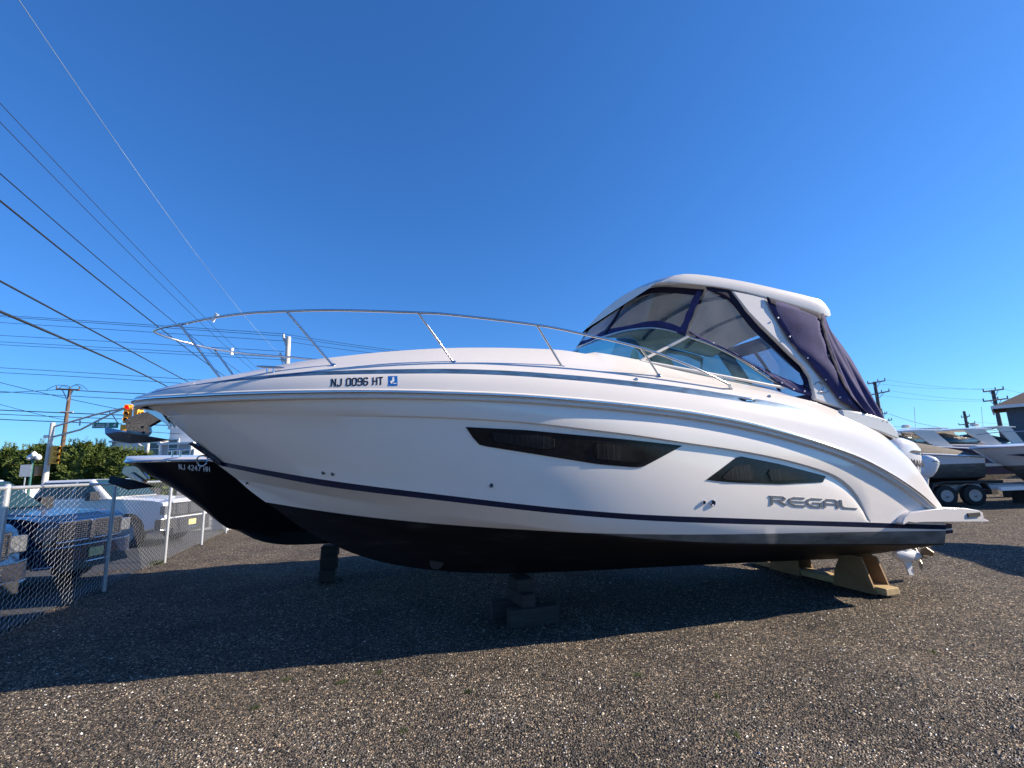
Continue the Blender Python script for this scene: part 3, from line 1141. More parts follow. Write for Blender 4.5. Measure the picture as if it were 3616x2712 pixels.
# through-hull fittings
for (X, Z, r) in [(3.656, 1.678, .026), (5.98, 1.405, .024), (6.093, 1.395, .036), (1.972, 1.867, .024), (2.068, 1.852, .024), (1.09, 1.78, .016)]:
    mb = MB()
    Y = hullY(X, Z)
    mb.lathe([(r * 1.05, -.01), (r, .008), (r * .78, .016), (r * .62, .012), (r * .6, -.004)], (X, 0, Z), 'Y', 20)
    mb.v = [(v[0], -(Y + (v[1])), v[2]) for v in mb.v]
    mb.f = [tuple(reversed(f)) for f in mb.f]
    th = mb.build('through_hull', MT['chrome'], boat, smooth=40)
    mb = MB()
    mb.lathe([(r * .6, -.001), (r * .6, .004)], (X, 0, Z), 'Y', 16)
    mb.v = [(v[0], -(Y + v[1] + .002), v[2]) for v in mb.v]
    mb.build('fitting_bore', MT['dark'], th)
# bow thruster tunnel
mb = MB()
X, Zt = 3.22, .76
mb.lathe([(.085, -.14), (.085, .14)], (X, 0, Zt), 'Y', 24)
mb.build('thruster_tunnel', MT['black_ink'], boat, smooth=40)

# ------------------------------------------------------------------ windshield
Bp = smooth_pts([(5.65, 1.15, 3.09), (5.15, 1.0, 3.14), (4.85, .75, 3.2), (4.72, .4, 3.25), (4.75, 0, 3.27), (4.72, -.4, 3.25), (4.85, -.75, 3.205), (5.15, -1.0, 3.135), (5.62, -1.12, 3.095)], 64)
Tp = smooth_pts([(5.75, 1.12, 3.60), (5.68, .9, 3.78), (5.70, .6, 3.77), (5.70, .3, 3.745), (5.7, 0, 3.72), (5.85, -.4, 3.705), (6.03, -.75, 3.65), (6.2, -.95, 3.56), (6.37, -1.08, 3.45)], 64)
NP = len(Bp)
mb = MB()
mb.grid([[Bp[i] + (Tp[i] - Bp[i]) * t for t in (0, .33, .66, 1)] for i in range(NP)])
pane = mb.build('windshield_glass', MT['ws'], boat, smooth=60)
# port side glass
Bs = smooth_pts([(5.62, -1.12, 3.095), (6.1, -1.15, 3.015), (6.6, -1.18, 2.935), (7.15, -1.20, 2.85), (7.45, -1.21, 2.80)], 24)
Ts = smooth_pts([(6.37, -1.08, 3.45), (6.712, -1.11, 3.335), (7.065, -1.14, 3.165), (7.35, -1.16, 2.985), (7.52, -1.18, 2.87)], 24)
for sg in (1, -1):
    mb = MB()
    f = lambda p: (p.x, p.y * sg, p.z)
    mb.grid([[f(Bs[i]), f(Bs[i] * .5 + Ts[i] * .5), f(Ts[i])] for i in range(len(Bs))])
    mb.build('windshield_glass', MT['ws'], boat, smooth=60)
    mb = MB()
    mb.tube([f(p) for p in Ts] + [(7.70, -1.19 * sg, 2.79)], .017, 8)
    mb.build('windshield_frame', MT['chrome'], boat, smooth=50)
    mb = MB()
    mb.tube([f(p) for p in Bs] + [(7.66, -1.22 * sg, 2.77)], .020, 8)
    mb.build('windshield_frame', MT['gel2'], boat, smooth=50)
mb = MB()
mb.tube(Tp, .013, 8)
mb.build('windshield_frame', MT['steel'], boat, smooth=50)
mb = MB()
mb.tube(Bp, .017, 8)
mb.build('windshield_frame', MT['gel2'], boat, smooth=50)
mb = MB()
mb.tube([Bp[-1], Tp[-1]], .020, 8)
mb.build('corner_post', MT['gel'], boat, smooth=50)
# dash, helm and seats seen through the glass
mb = MB()
mb.box((5.95, .55, 3.02), (.45, .9, .35))
mb.box((5.9, .55, 3.22), (.3, .8, .1))
o = mb.build('dashboard', MT['gel2'], boat)
bevel(o, .04)
mb = MB()
mb.box((6.95, .45, 2.60), (.16, .6, .5))
mb.box((7.1, .45, 2.3), (.5, .65, .2))
bevel(mb.build('helm_seat', MT['gel2'], boat), .05)
mb = MB()
c = Vector((6.22, -.35, 3.22))
mb.lathe([(.028, 0), (.06, .04), (.05, .12), (.02, .17)], (5.75, -.78, 3.16), 'Z', 12)
mb.build('white_horn', MT['white'], boat, smooth=50)

# ------------------------------------------------------------------ hardtop
ht_l = crv([5.9, 6.1, 6.4, 6.8, 7.06, 7.62, 8.1, 8.42, 8.6], [4.10, 4.10, 4.10, 4.085, 4.06, 3.975, 3.885, 3.815, 3.78])
ht_u = crv([5.9, 6.0, 6.17, 6.47, 7.13, 7.82, 8.3, 8.55, 8.66], [4.14, 4.19, 4.245, 4.272, 4.24, 4.165, 4.10, 4.05, 4.0])
mb = MB()
rows = []
for i, X in enumerate(np.concatenate([[5.9, 5.93, 5.98, 6.05, 6.15], np.linspace(6.3, 8.4, 18), [8.5, 8.58, 8.63, 8.66]])):
    k = min(1, sqrt(max(0, (X - 5.9)) / .30)) if X < 6.2 else 1.
    kr = 1 - .035 * max(0, (X - 8.4) / .26) ** 2
    W = (1.18 + .08 * k) * kr
    zl, zu = ht_l(X), ht_u(X)
    if X < 6.2:
        zu = zl + (zu - zl) * max(.15, k)
    if X > 8.5:
        t = (X - 8.5) / .16
        zl = zl + .04 * t * t
        zu = zu - .05 * t * t
    cam_ = .20 * (1 if X < 7 else max(.45, 1 - (X - 7) * .35))
    pr = []
    ys_ = np.linspace(-1, 1, 17)
    for y in ys_:                                   # underside
        pr.append((X + .06 * (1 - y * y) * (1 if X < 6 else 0), y * (W - .05), zl + cam_ * (1 - abs(y) ** 2.2)))
    pr.append((X, W - .006, zl + .002))
    pr.append((X, W, zl + .014))
    pr.append((X, W - .006, zl + (zu - zl) * .62))
    pr.append((X, W - .02, zl + (zu - zl) * .86))
    for y in ys_[::-1]:
        yy = y * (W - .05)
        pr.append((X + .06 * (1 - y * y) * (1 if X < 6 else 0), yy, zu - .012 + (cam_ - .02) * (1 - abs(y) ** 2.2)))
    pr.append((X, -W + .02, zl + (zu - zl) * .86))
    pr.append((X, -W + .006, zl + (zu - zl) * .62))
    pr.append((X, -W, zl + .014))
    pr.append((X, -W + .006, zl + .002))
    rows.append(pr)
mb.grid(rows, close=True)
n = len(rows[0])
mb.add(rows[0], [tuple(range(n))])
mb.add(rows[-1], [tuple(reversed(range(n)))])
# material: underside vinyl
mi = []
k = 0
for i in range(len(rows) - 1):
    for j in range(n):
        mi.append(1 if (j < 16 and 1 < i < len(rows) - 3) else 0)
mi += [0, 0]
mb.mi = mi
mb.build('hardtop', [MT['gel'], MT['nonskid']], boat, smooth=35)
# raised frame beams under the top
for (a, b) in [((6.25, -1.0), (6.25, 1.0)), ((7.05, -1.05), (7.05, 1.05)), ((7.9, -1.05), (7.9, 1.05))]:
    mb = MB()
    mb.tube([(a[0], a[1] + (b[1] - a[1]) * t, ht_l(a[0]) - .02 + .16 * (1 - abs(2 * t - 1) ** 2.2)) for t in np.linspace(0, 1, 11)], .03, 6)
    mb.build('roof_beam', MT['canvas_edge'], boat, smooth=50)

# support arches
sup = [(6.99, 4.06), (7.218, 3.772), (7.42, 3.58), (7.618, 3.403), (7.817, 3.197), (7.96, 3.06), (8.04, 2.90), (8.03, 2.60), (8.70, 2.40), (8.665, 2.45), (8.405, 2.699), (8.245, 2.929), (8.056, 3.158), (7.86, 3.394),
       (7.707, 3.662), (7.598, 3.854), (7.56, 4.0)]
for sg in (-1, 1):
    mb = MB()
    mb.prism(sup, lambda a, b: (a, sg * (1.19 + .10 * max(0, (3.4 - b))), b), lambda a, b: (a, sg * (1.25 + .10 * max(0, (3.4 - b))), b))
    if sg < 0:
        mb.f = [tuple(reversed(f)) for f in mb.f]
    o = mb.build('support_arch', MT['gel'], boat, smooth=25)
    bevel(o, .014, 2, 40)
    if sg < 0:
        l = MB()
        cr1 = smooth_pts([(8.07, 0, 2.80), (8.13, 0, 2.84), (8.20, 0, 2.80), (8.19, 0, 2.74), (8.13, 0, 2.71), (8.21, 0, 2.69), (8.28, 0, 2.72)], 24)
        l.tube([(p.x, -(1.262 + .10 * max(0, 3.4 - p.z)), p.z) for p in cr1], .006, 6)
        l.build('arch_emblem', MT['chrome'], o, smooth=50)


# ------------------------------------------------------------------ canvas enclosure
def band(name, inner, outer, m, parent, wave=0., n=None, th=.006):
    """strip of canvas between two polylines of the same length"""
    mb = MB()
    rows = []
    N = len(inner)
    for i in range(N):
        a, b = Vector(inner[i]), Vector(outer[i])
        rows.append([a + (b - a) * t + Vector((0, -1, 0)) * (wave * sin(i * 1.7 + 3 * t) * sin(pi * t)) for t in (0, .33, .66, 1)])
    mb.grid(rows)
    o = mb.build(name, m, parent, smooth=60)
    thick(o, th, 0)
    return o


NF = 49


def resamp(pts, n=NF):
    P = smooth_pts(pts, 120)
    d = [0.]
    for i in range(1, len(P)):
        d.append(d[-1] + (P[i] - P[i - 1]).length)
    out = []
    for k in range(n):
        s = d[-1] * k / (n - 1)
        i = min(np.searchsorted(d, s), len(P) - 1)
        i = max(1, int(i))
        t = (s - d[i - 1]) / max(1e-9, d[i] - d[i - 1])
        out.append(P[i - 1] + (P[i] - P[i - 1]) * min(1, t))
    return out


Tf = resamp([(5.75, 1.12, 3.62), (5.68, .9, 3.80), (5.70, .6, 3.79), (5.7, .3, 3.76), (5.7, 0, 3.735), (5.85, -.4, 3.72), (6.03, -.75, 3.665), (6.2, -.95, 3.575), (6.33, -1.08, 3.465)])
Hf = resamp([(6.0, 1.14, 4.16), (6.0, .9, 4.21), (6.01, .6, 4.25), (6.02, .3, 4.28), (6.03, 0, 4.29), (6.02, -.3, 4.26), (6.01, -.6, 4.21), (6.08, -1.0, 4.13), (6.62, -1.17, 4.065)])
L_ = lambda a, b, t: [p + (q - p) * t for p, q in zip(a, b)]
vin = MB()
vin.grid([[p, p * .5 + q * .5, q] for p, q in zip(L_(Tf, Hf, .10), L_(Tf, Hf, .93))])
fp = vin.build('clear_front_panel', MT['vinyl'], boat, smooth=60)
band('canvas_top_band', L_(Tf, Hf, .87), L_(Tf, Hf, 1.02), MT['canvas_edge'], boat, .002)
band('canvas_bottom_band', L_(Tf, Hf, -.02), [p + (q - p) * (.13 + .03 * sin(i * .35)) for i, (p, q) in enumerate(zip(Tf, Hf))], MT['canvas'], boat, .006)


def strap(i0, i1, w_, m, wave=0, dz0=0.):
    a, b = Tf[i0], Hf[i1]
    dx = (Tf[min(NF - 1, i0 + 1)] - Tf[max(0, i0 - 1)]).normalized() * w_ / 2
    rows_i, rows_o = [], []
    for t in np.linspace(.02, .98, 14):
        p = a + (b - a) * t + Vector((-.004, -.012, 0))
        ww = dx * (1 + wave * sin(t * 19))
        rows_i.append(p - ww)
        rows_o.append(p + ww)
    return band('zip_seam', rows_i, rows_o, m, boat, .004)


strap(4, 3, .07, MT['canvas_edge'])
strap(24, 25, .06, MT['canvas_edge'])
strap(47, 47, .085, MT['canvas'], .15)

# port side panel
ys_side = lambda z: -(1.10 + .16 * min(1, max(0, (z - 2.7) / 1.4)) if True else 0)


def S(p, off=0.):
    X, Z = p
    base = 1.13 + .05 * min(1, max(0, (Z - 3.3) / .7)) + .10 * min(1, max(0, (3.1 - Z) / .4)) * min(1, max(0, (X - 7.3) / .5))
    return Vector((X, -(base + .045 + off), Z))


inn = [(6.62, 4.05), (6.95, 3.921), (7.263, 3.586), (7.568, 3.325), (7.80, 3.125), (7.985, 2.955), (7.95, 2.802), (7.73, 2.88), (7.511, 2.968), (7.151, 3.129), (6.987, 3.228), (6.65, 3.36), (6.30, 3.49)]
out = [(6.60, 4.085), (7.06, 4.06), (7.36, 3.65), (7.66, 3.40), (7.90, 3.19), (8.09, 3.04), (8.11, 2.68), (7.75, 2.72), (7.46, 2.93), (7.10, 3.135), (6.92, 3.235), (6.62, 3.335), (6.33, 3.455)]
for sg in (1, -1):
    f = lambda v: Vector((v.x, v.y * sg, v.z))
    mb = MB()
    pp = [f(S(p)) for p in inn]
    mb.add(pp, [tuple(range(len(pp)))])
    mb.build('clear_side_panel', MT['vinyl'], boat)
    I_ = resamp([S(p, .004) for p in inn[:1] + inn[1:6]], 26)
    O_ = resamp([S(p, .006) for p in out[:1] + out[1:6]], 26)
    band('canvas_side_band', [f(v) for v in I_], [f(v) for v in O_], MT['canvas_edge'], boat, .006)
    if sg < 0:
        continue
    I_ = resamp([S(p, .004) for p in inn[5:]], 36)
    O_ = resamp([S(p, .008) for p in out[5:]], 36)
    band('canvas_lower_band', [f(v) for v in I_], [f(v) for v in O_], MT['canvas'], boat, .010)
    # corner flap drawn tight below the arch
    flap_i = resamp([S((7.95, 2.96), .01), S((7.96, 2.86), .012), S((7.93, 2.78), .012)], 8)
    flap_o = resamp([S((8.12, 3.02), .014), S((8.16, 2.85), .016), S((8.13, 2.66), .016)], 8)
    band('canvas_flap', [f(v) for v in flap_i], [f(v) for v in flap_o], MT['canvas_edge'], boat, .01)
    for p in [(6.66, 3.345), (7.40, 2.985), (7.62, 2.83), (7.76, 2.742), (7.92, 2.715), (8.06, 2.70), (8.13, 2.93), (8.15, 2.83), (6.0, 3.7)][:8]:
        s_ = MB()
        v = f(S(p, .014))
        s_.lathe([(.0, .008), (.008, .006), (.010, 0), (.010, -.006)], (0, 0, 0), 'Y', 8)
        s_.v = [(q[0] + v.x, v.y - q[1] * sg, q[2] + v.z) for q in s_.v]
        s_.build('snap_fastener', MT['white'], boat, smooth=50)

# aft curtains ------------------------------------------------------------
seam = resamp([(8.40, -1.26, 3.80), (8.385, -1.28, 3.60), (8.385, -1.31, 3.34), (8.42, -1.36, 2.99), (8.51, -1.40, 2.67), (8.72, -1.42, 2.40)], 24)
fore = resamp([(7.53, -1.26, 3.98), (7.56, -1.265, 3.854), (7.66, -1.27, 3.662), (7.82, -1.275, 3.394), (8.005, -1.30, 3.158), (8.17, -1.325, 2.929), (8.33, -1.35, 2.70), (8.42, -1.365, 2.56)], 24)
corner = resamp([(8.62, -1.12, 3.88), (8.72, -1.10, 3.67), (8.87, -1.10, 3.46), (9.03, -1.11, 3.20), (9.15, -1.12, 2.96), (9.26, -1.13, 2.72), (9.36, -1.14, 2.46), (9.42, -1.14, 2.30)], 24)
for sg in (1, -1):
    f = lambda v: (v[0], v[1] * sg, v[2])
    mb = MB()
    rows = []
    for i in range(24):
        a, b = fore[i], seam[i]
        rows.append([f(a + (b - a) * t + Vector((0, -.018 * sin(pi * t) * (1 + .5 * sin(i * .6)) - .006 * sin(i * 1.1 + t * 7), 0))) for t in np.linspace(0, 1, 9)])
    mb.grid(rows)
    o = mb.build('aft_side_curtain', MT['canvas'] if sg > 0 else MT['vinyl'], boat, smooth=70)
    thick(o, .006)
    mb = MB()
    rows = []
    for i in range(24):
        a, b = seam[i], corner[i]
        k = i / 23
        row = []
        for t in np.linspace(0, 1, 40):
            p = a + (b - a) * t
            fold = k ** .8 * (.035 * sin(t * 14 + k * 2.0) + .022 * sin(t * 27 - k * 3))
            nrm = Vector((.25, -1, .1))
            p = p + nrm * fold * (1 - .3 * t)
            p.y -= .05 * sin(pi * t) * (1 - k)
            row.append(f(p))
        rows.append(row)
    mb.grid(rows)
    o = mb.build('aft_corner_curtain', MT['canvas'] if sg > 0 else MT['vinyl'], boat, smooth=80)
    thick(o, .006)
    # dark zipped seam
    band('zip_seam', [f(v + Vector((-.018, -.008, 0))) for v in seam], [f(v + Vector((.03 + .01 * sin(i * 1.9), -.014 - .006 * sin(i * 2.3), 0))) for i, v in enumerate(seam)], MT['canvas_edge'], boat)
    band('canvas_hem', [f(fore[0] + (seam[0] - fore[0]) * t + Vector((0, -.012, .02))) for t in np.linspace(0, 1, 20)],
         [f(fore[0] + (seam[0] - fore[0]) * t + Vector((.01, -.018, -.07 - .02 * sin(t * 8) - .015 * t))) for t in np.linspace(0, 1, 20)], MT['canvas_edge'], boat)
    for i in (4, 8, 13, 18, 22):
        v = fore[i] + Vector((.02, -.014, 0))
        s_ = MB()
        s_.lathe([(.0, .008), (.010, .006), (.012, 0), (.012, -.006)], (0, 0, 0), 'Y', 8)
        s_.v = [(q[0] + v.x, (v.y - q[1]) * sg, q[2] + v.z) for q in s_.v]
        s_.build('snap_fastener', MT['white'], boat, smooth=50)
mb = MB()
rows = []
for i in range(24):
    b = corner[i]
    k = i / 23
    row = []
    for t in np.linspace(-1, 1, 33):
        row.append((b.x + .10 * (1 - t * t) + k * .02 * sin(t * 18), t * abs(b.y), b.z))
    rows.append(row)
mb.grid(rows)
mb.mi = [(1 if (2 < i < 15 and 3 < j < 28 and j not in (10, 21)) else 0) for i in range(23) for j in range(32)]
o = mb.build('aft_curtain', [MT['canvas'], MT['vinyl']], boat, smooth=80)
thick(o, .006)

# aft coaming cap, dark recess beneath it
mb = MB()
cap = [(8.33, 2.315), (8.62, 2.225), (8.92, 2.15), (9.20, 2.055), (9.245, 2.075), (9.235, 2.14), (9.18, 2.225), (9.08, 2.32), (8.85, 2.385), (8.6, 2.43), (8.32, 2.455)]
for_ = [(a, b) for a, b in cap]
mb.prism(for_, lambda a, b: (a, -1.435 + .03 * max(0, b - 2.3), b), lambda a, b: (a, 1.435 - .03 * max(0, b - 2.3), b))
o = mb.build('aft_coaming', MT['gel'], boat, smooth=30)
bevel(o, .02, 2, 40)
for X, Z in [(9.0, 2.30), (9.07, 2.285)]:
    s_ = MB()
    s_.lathe([(.008, 0), (.005, .003)], (X, -1.437, Z), 'Y', 8)
    s_.build('drain_hole', MT['dark'], o)
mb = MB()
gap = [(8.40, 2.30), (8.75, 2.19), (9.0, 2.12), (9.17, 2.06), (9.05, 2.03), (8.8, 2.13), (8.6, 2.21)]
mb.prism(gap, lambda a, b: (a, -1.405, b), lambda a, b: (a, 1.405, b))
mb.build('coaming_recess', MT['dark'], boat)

# cleats on the gunwale
def cleat(X, dz, name='cleat'):
    zt = z_sh(X)
    Y = -(hb_rub(X) * .93 - .06)
    mb = MB()
    z0 = z_st(X) + dz
    for dx in (-.03, .03):
        mb.tube([(X + dx, Y, z0 - .02), (X + dx, Y, z0 + .035)], .010, 8)
    mb.tube([(X - .13, Y, z0 + .045), (X - .07, Y, z0 + .04), (X + .07, Y, z0 + .036), (X + .13, Y, z0 + .035)], [.006, .013, .013, .006], 8)
    mb.build('cleat', MT['chrome'], boat, smooth=50)


cleat(1.45, .05)
mb = MB()
X, Z = 6.78, 2.565
Y = -(deckY(X, Z) + .012)
mb.tube([(X - .12, Y, Z + .016), (X - .05, Y - .012, Z), (X + .05, Y - .012, Z), (X + .12, Y, Z - .014)], [.006, .016, .016, .006], 8)
mb.box((X, Y - .004, Z - .012), (.10, .03, .03))
mb.build('cleat', MT['chrome'], boat, smooth=50)
for X, Z in [(5.33, 2.79), (7.18, 2.615), (9.16, 1.93)]:
    Y = deckY(X, Z)
    mb = MB()
    mb.lathe([(.020, -.006), (.020, .008), (.012, .014), (.010, .006)], (0, 0, 0), 'Y', 14)
    mb.v = [(v[0] + X, -(Y + v[1] + .004), v[2] + Z) for v in mb.v]
    mb.build('deck_fitting', MT['chrome'], boat, smooth=40)
# bow light
mb = MB()
mb.lathe([(.05, 0), (.05, .03), (.035, .06), (0.01, .07)], (.12, 0, 2.80), 'Z', 14)
mb.build('navigation_light', MT['canvas'], boat, smooth=50)

# ------------------------------------------------------------------ bow rail
rpts = [(.0, 0, 3.545), (.03, -.07, 3.53), (.12, -.20, 3.515), (.26, -.36, 3.50), (.476, -.54, 3.485), (.742, -.735, 3.489), (.988, -.867, 3.50), (1.278, -.985, 3.51), (1.65, -1.11, 3.507), (2.12, -1.237, 3.50), (2.9, -1.39, 3.468),
        (3.275, -1.44, 3.447), (4.16, -1.50, 3.365), (4.672, -1.53, 3.28), (5.384, -1.54, 3.145), (6.029, -1.52, 2.955), (6.55, -1.47, 2.765), (6.60, -1.45, 2.735), (6.66, -1.42, 2.70)]
RP = smooth_pts(rpts, 120)
rail = empty('bow_rail')
rail.parent = boat
bpy.data.objects.remove(rail)
mb = MB()
full = [Vector((p.x, -p.y, p.z)) for p in reversed(RP[1:])] + RP
mb.tube(full, .0145, 8)
rail = mb.build('bow_rail', MT['chrome'], boat, smooth=60)
for sg in (1, -1):
    for a, b in [((.46, -.57, 3.483), (.90, -.53, 2.87)), ((1.60, -1.10, 3.505), (2.06, -1.05, 2.955)), ((2.905, -1.39, 3.465), (3.29, -1.25, 2.975)), ((4.16, -1.50, 3.365), (4.50, -1.34, 2.93)), ((5.384, -1.54, 3.145), (5.68, -1.40, 2.85))]:
        mb = MB()
        mb.tube([(a[0], a[1] * sg, a[2]), (b[0], b[1] * sg, b[2])], .0125, 8)
        mb.lathe([(.03, -.01), (.028, .012), (.016, .02)], (b[0], b[1] * sg, b[2] + .005), 'Z', 12)
        mb.build('stanchion', MT['chrome'], rail, smooth=60)
# white fender clips on the rails
for p, ax in [((.86, -.80, 3.495), (.35, -.1, .5)), ((.63, .67, 3.49), (0, 0, .5))]:
    mb = MB()
    d = Vector(ax).normalized() * .045
    c = Vector(p)
    mb.tube([c - d, c - d * .3, c + d * .3, c + d], [.024, .018, .018, .024], 10)
    mb.build('fender_clip', MT['white'], rail, smooth=50)

# windlass roller and stem plates
mb = MB()
plate = [(-.05, 2.665), (.125, 2.665), (.28, 2.45), (.29, 2.42), (.172, 2.505), (.03, 2.60)]
for s in (-1, 1):
    mb.prism(plate, lambda a, b: (a, s * .045, b), lambda a, b: (a, s * .060, b))
mb.prism([(-.05, 2.665), (.125, 2.665), (.06, 2.64), (0, 2.64)], lambda a, b: (a, -.05, b), lambda a, b: (a, .05, b))
bevel(mb.build('anchor_roller', MT['chrome'], boat), .006)

# anchor: polished plough on the roller ----------------------------------------
anc = empty('anchor', (0, 0, 0), 0)
anc.matrix_world = boat.matrix_basis
anc.location = (-4.12, 5.23, 0)
anc.rotation_euler = (0, 0, ALPHA)
tag(anc, 'polished stainless plough anchor hanging from the bow roller of the white cruiser', 'anchor')
mb = MB()
sh = [(-.165, 2.515), (-.06, 2.565), (.04, 2.60), (.14, 2.555), (.172, 2.515), (.062, 2.438), (.078, 2.375), (.055, 2.335), (-.04, 2.345), (-.15, 2.385)]
mb.prism(sh, lambda a, b: (a, -.022 - .13 * (b - 2.33), b), lambda a, b: (a, .022 + .13 * (b - 2.33), b))
bevel(mb.build('shank', MT['anch'], anc), .008)
for X, Z in [(.0, 2.43), (.01, 2.37), (-.12, 2.49)]:
    mb = MB()
    mb.lathe([(.014, -.042), (.014, .042)], (X, 0, Z), 'Y', 10)
    mb.build('bolt', MT['dark'], anc, smooth=50)
mb = MB()
V = [(-.365, 0, 2.44), (-.34, -.03, 2.36), (-.27, 0, 2.285), (-.11, 0, 2.255), (.08, 0, 2.265), (.29, -.05, 2.285), (.29, .05, 2.285), (-.15, -.14, 2.375), (-.15, .14, 2.375), (.02, -.16, 2.34), (.02, .16, 2.34), (-.34, .03, 2.36), (-.2, 0, 2.40), (.05, 0, 2.335)]
F = [(0, 1, 12), (0, 12, 11), (0, 11, 2, 1), (1, 2, 3, 7), (11, 8, 3, 2), (1, 7, 12), (11, 12, 8), (7, 3, 9), (8, 10, 3), (9, 3, 4), (10, 4, 3), (9, 4, 5), (10, 6, 4), (5, 4, 6), (7, 9, 13, 12), (8, 12, 13, 10), (9, 5, 13), (10, 13, 6), (5, 6, 13)]
mb.add(V, F)
mb.build('fluke', MT['steel'], anc, smooth=30)

# ------------------------------------------------------------------ swim platform and outboards
mb = MB()
prof = [(8.72, 1.03), (8.78, 1.09), (8.90, 1.14), (9.45, 1.165), (9.85, 1.14), (10.08, 1.10), (10.15, 1.07), (10.155, 1.0), (10.18, .965), (10.18, .95), (9.08, 1.01), (8.93, 1.01), (8.83, 1.03), (8.74, 1.0)]
mb.prism(prof, lambda a, b: (a, -1.66 - (.03 if b < .98 else 0), b), lambda a, b: (a, -.95, b))
o = mb.build('swim_platform', MT['gel'], boat, smooth=30)
bevel(o, .016, 2, 30)
mb = MB()
mb.box((9.97, -1.662, 1.05), (.22, .02, .05))
mb.build('platform_recess', MT['dark'], o)
mb = MB()
prof = [(a, b) for a, b in prof]
mb.prism(prof, lambda a, b: (a, .95, b), lambda a, b: (a, 1.66, b))
bevel(mb.build('swim_platform', MT['gel'], boat, smooth=30), .016, 2, 30)
# dark wing under the platform that carries the stripe aft
mb = MB()
mb.box((9.66, -1.27, .915), (.12, .56, .055), mi=0)
mb.box((9.66, -1.27, .845), (.12, .56, .04), mi=0)
mb.box((9.66, -1.27, .877), (.118, .558, .018), mi=1)
mb.build('transom_wing', [MT['navy'], MT['gel']], boat)


def outboard(parent, X, Y, zt, name='outboard_engine', tilt=0., text='YAMAHA', sc=1.):
    """engine with its transom clamp near X, top of cowl at zt"""
    e = empty(name)
    e.parent = parent
    e.location = (X, Y, zt)
    e.rotation_euler = (0, tilt, 0)
    e.scale = (sc, sc, sc)
    mb = MB()
    rows = []
    secs = [(-.86, .02, .34, .13), (-.80, -.02, .44, .17), (-.55, -.05, .56, .21), (-.28, -.06, .62, .225), (-.12, -.04, .62, .22), (-.04, .03, .53, .19), (0., .12, .40, .12)]
    for z, x0, x1, w_ in secs:
        r = []
        for k in range(20):
            a = 2 * pi * k / 20
            cx, cy = cos(a), sin(a)
            px = (x0 + x1) / 2 + (x1 - x0) / 2 * (abs(cx) ** .7) * (1 if cx > 0 else -1)
            py = w_ * (abs(cy) ** .7) * (1 if cy > 0 else -1)
            r.append((px, py, z - .12 * max(0, (px - .25)) * (1 if z > -.3 else 0)))
        rows.append(r)
    mb.grid(rows, close=True)
    mb.add(rows[0], [tuple(reversed(range(20)))])
    mb.add(rows[-1], [tuple(range(20))])
    c = mb.build('cowling', MT['outb'], e, smooth=40)
    mb = MB()
    arc = [(.20, -.21, -.22), (.32, -.226, -.19), (.45, -.225, -.19), (.58, -.18, -.23)]
    arcl = [(.20, -.213, -.235), (.32, -.229, -.225), (.45, -.228, -.225), (.58, -.183, -.245)]
    mb.grid([[Vector(a) + Vector((0, -.004, 0)), Vector(b) + Vector((0, -.004, 0))] for a, b in zip(arc, arcl)])
    mb.build('air_intake', MT['dark'], e)
    mb = MB()
    if text:
        def fn(u, v, d):
            return (.08 + u * .086, -(.226 + d - .012 * max(0, u - 3.5) ** 1.6), -.415 + v * .088 - u * .004)
        lettering(mb, text, fn, .98, .72, .2, depth=.004)
        mb.build('engine_lettering', MT['plastic'], e)
    # midsection
    mb = MB()
    rows = []
    for z, x0, x1, w_ in [(-.84, .04, .34, .11), (-1.1, .08, .34, .085), (-1.45, .10, .38, .075), (-1.52, .10, .42, .09)]:
        rows.append([((x0 + x1) / 2 + (x1 - x0) / 2 * cos(a), w_ * sin(a), z) for a in np.linspace(0, 2 * pi, 17)[:-1]])
    mb.grid(rows, close=True, flip=True)
    mb.build('midsection', MT['outb'], e, smooth=50)
    # lower unit with torpedo and skeg
    mb = MB()
    rows = []
    for z, x0, x1, w_ in [(-1.50, .06, .52, .10), (-1.53, .06, .52, .10), (-1.56, .10, .36, .07), (-1.70, .09, .36, .075)]:
        rows.append([((x0 + x1) / 2 + (x1 - x0) / 2 * cos(a), w_ * sin(a), z) for a in np.linspace(0, 2 * pi, 17)[:-1]])
    mb.grid(rows, close=True, flip=True)
    mb.lathe([(.0, .0), (.05, .02), (.085, .10), (.095, .22), (.085, .36), (.055, .46), (.045, .50)], (.02, 0, -1.75), 'X', 18)
    mb.prism([(.18, -1.80), (.34, -1.82), (.36, -2.03), (.28, -2.03)], lambda a, b: (a, -.012, b), lambda a, b: (a, .012, b))
    mb.build('lower_unit', MT['outb'], e, smooth=40)
    mb = MB()
    for k in range(3):
        A = k * 2 * pi / 3 + .5
        pts = []
        for (r, a, dx) in [(.05, -.35, -.03), (.12, -.5, -.05), (.19, -.25, -.03), (.20, .15, .02), (.15, .45, .05), (.05, .3, .03)]:
            pts.append((.53 + dx, r * cos(A + a), -1.75 + r * sin(A + a)))
        n_ = len(pts)
        mb.add(pts + [(p[0] + .012, p[1], p[2]) for p in pts], [tuple(range(n_)), tuple(reversed(range(n_, 2 * n_)))] + [(i, i + n_, (i + 1) % n_ + n_, (i + 1) % n_) for i in range(n_)])
    mb.lathe([(.045, .46), (.05, .5), (.04, .62)], (0.02, 0, -1.75), 'X', 12)
    mb.build('propeller', MT['prop'], e, smooth=40)
    return e


outboard(boat, 10.08, -.58, 2.13, tilt=.10)
outboard(boat, 10.0, .35, 2.13, tilt=.10)
mb = MB()
mb.box((9.85, -.1, 1.05), (.5, 1.5, .35))
bevel(mb.build('engine_bracket', MT['gel'], boat), .04)

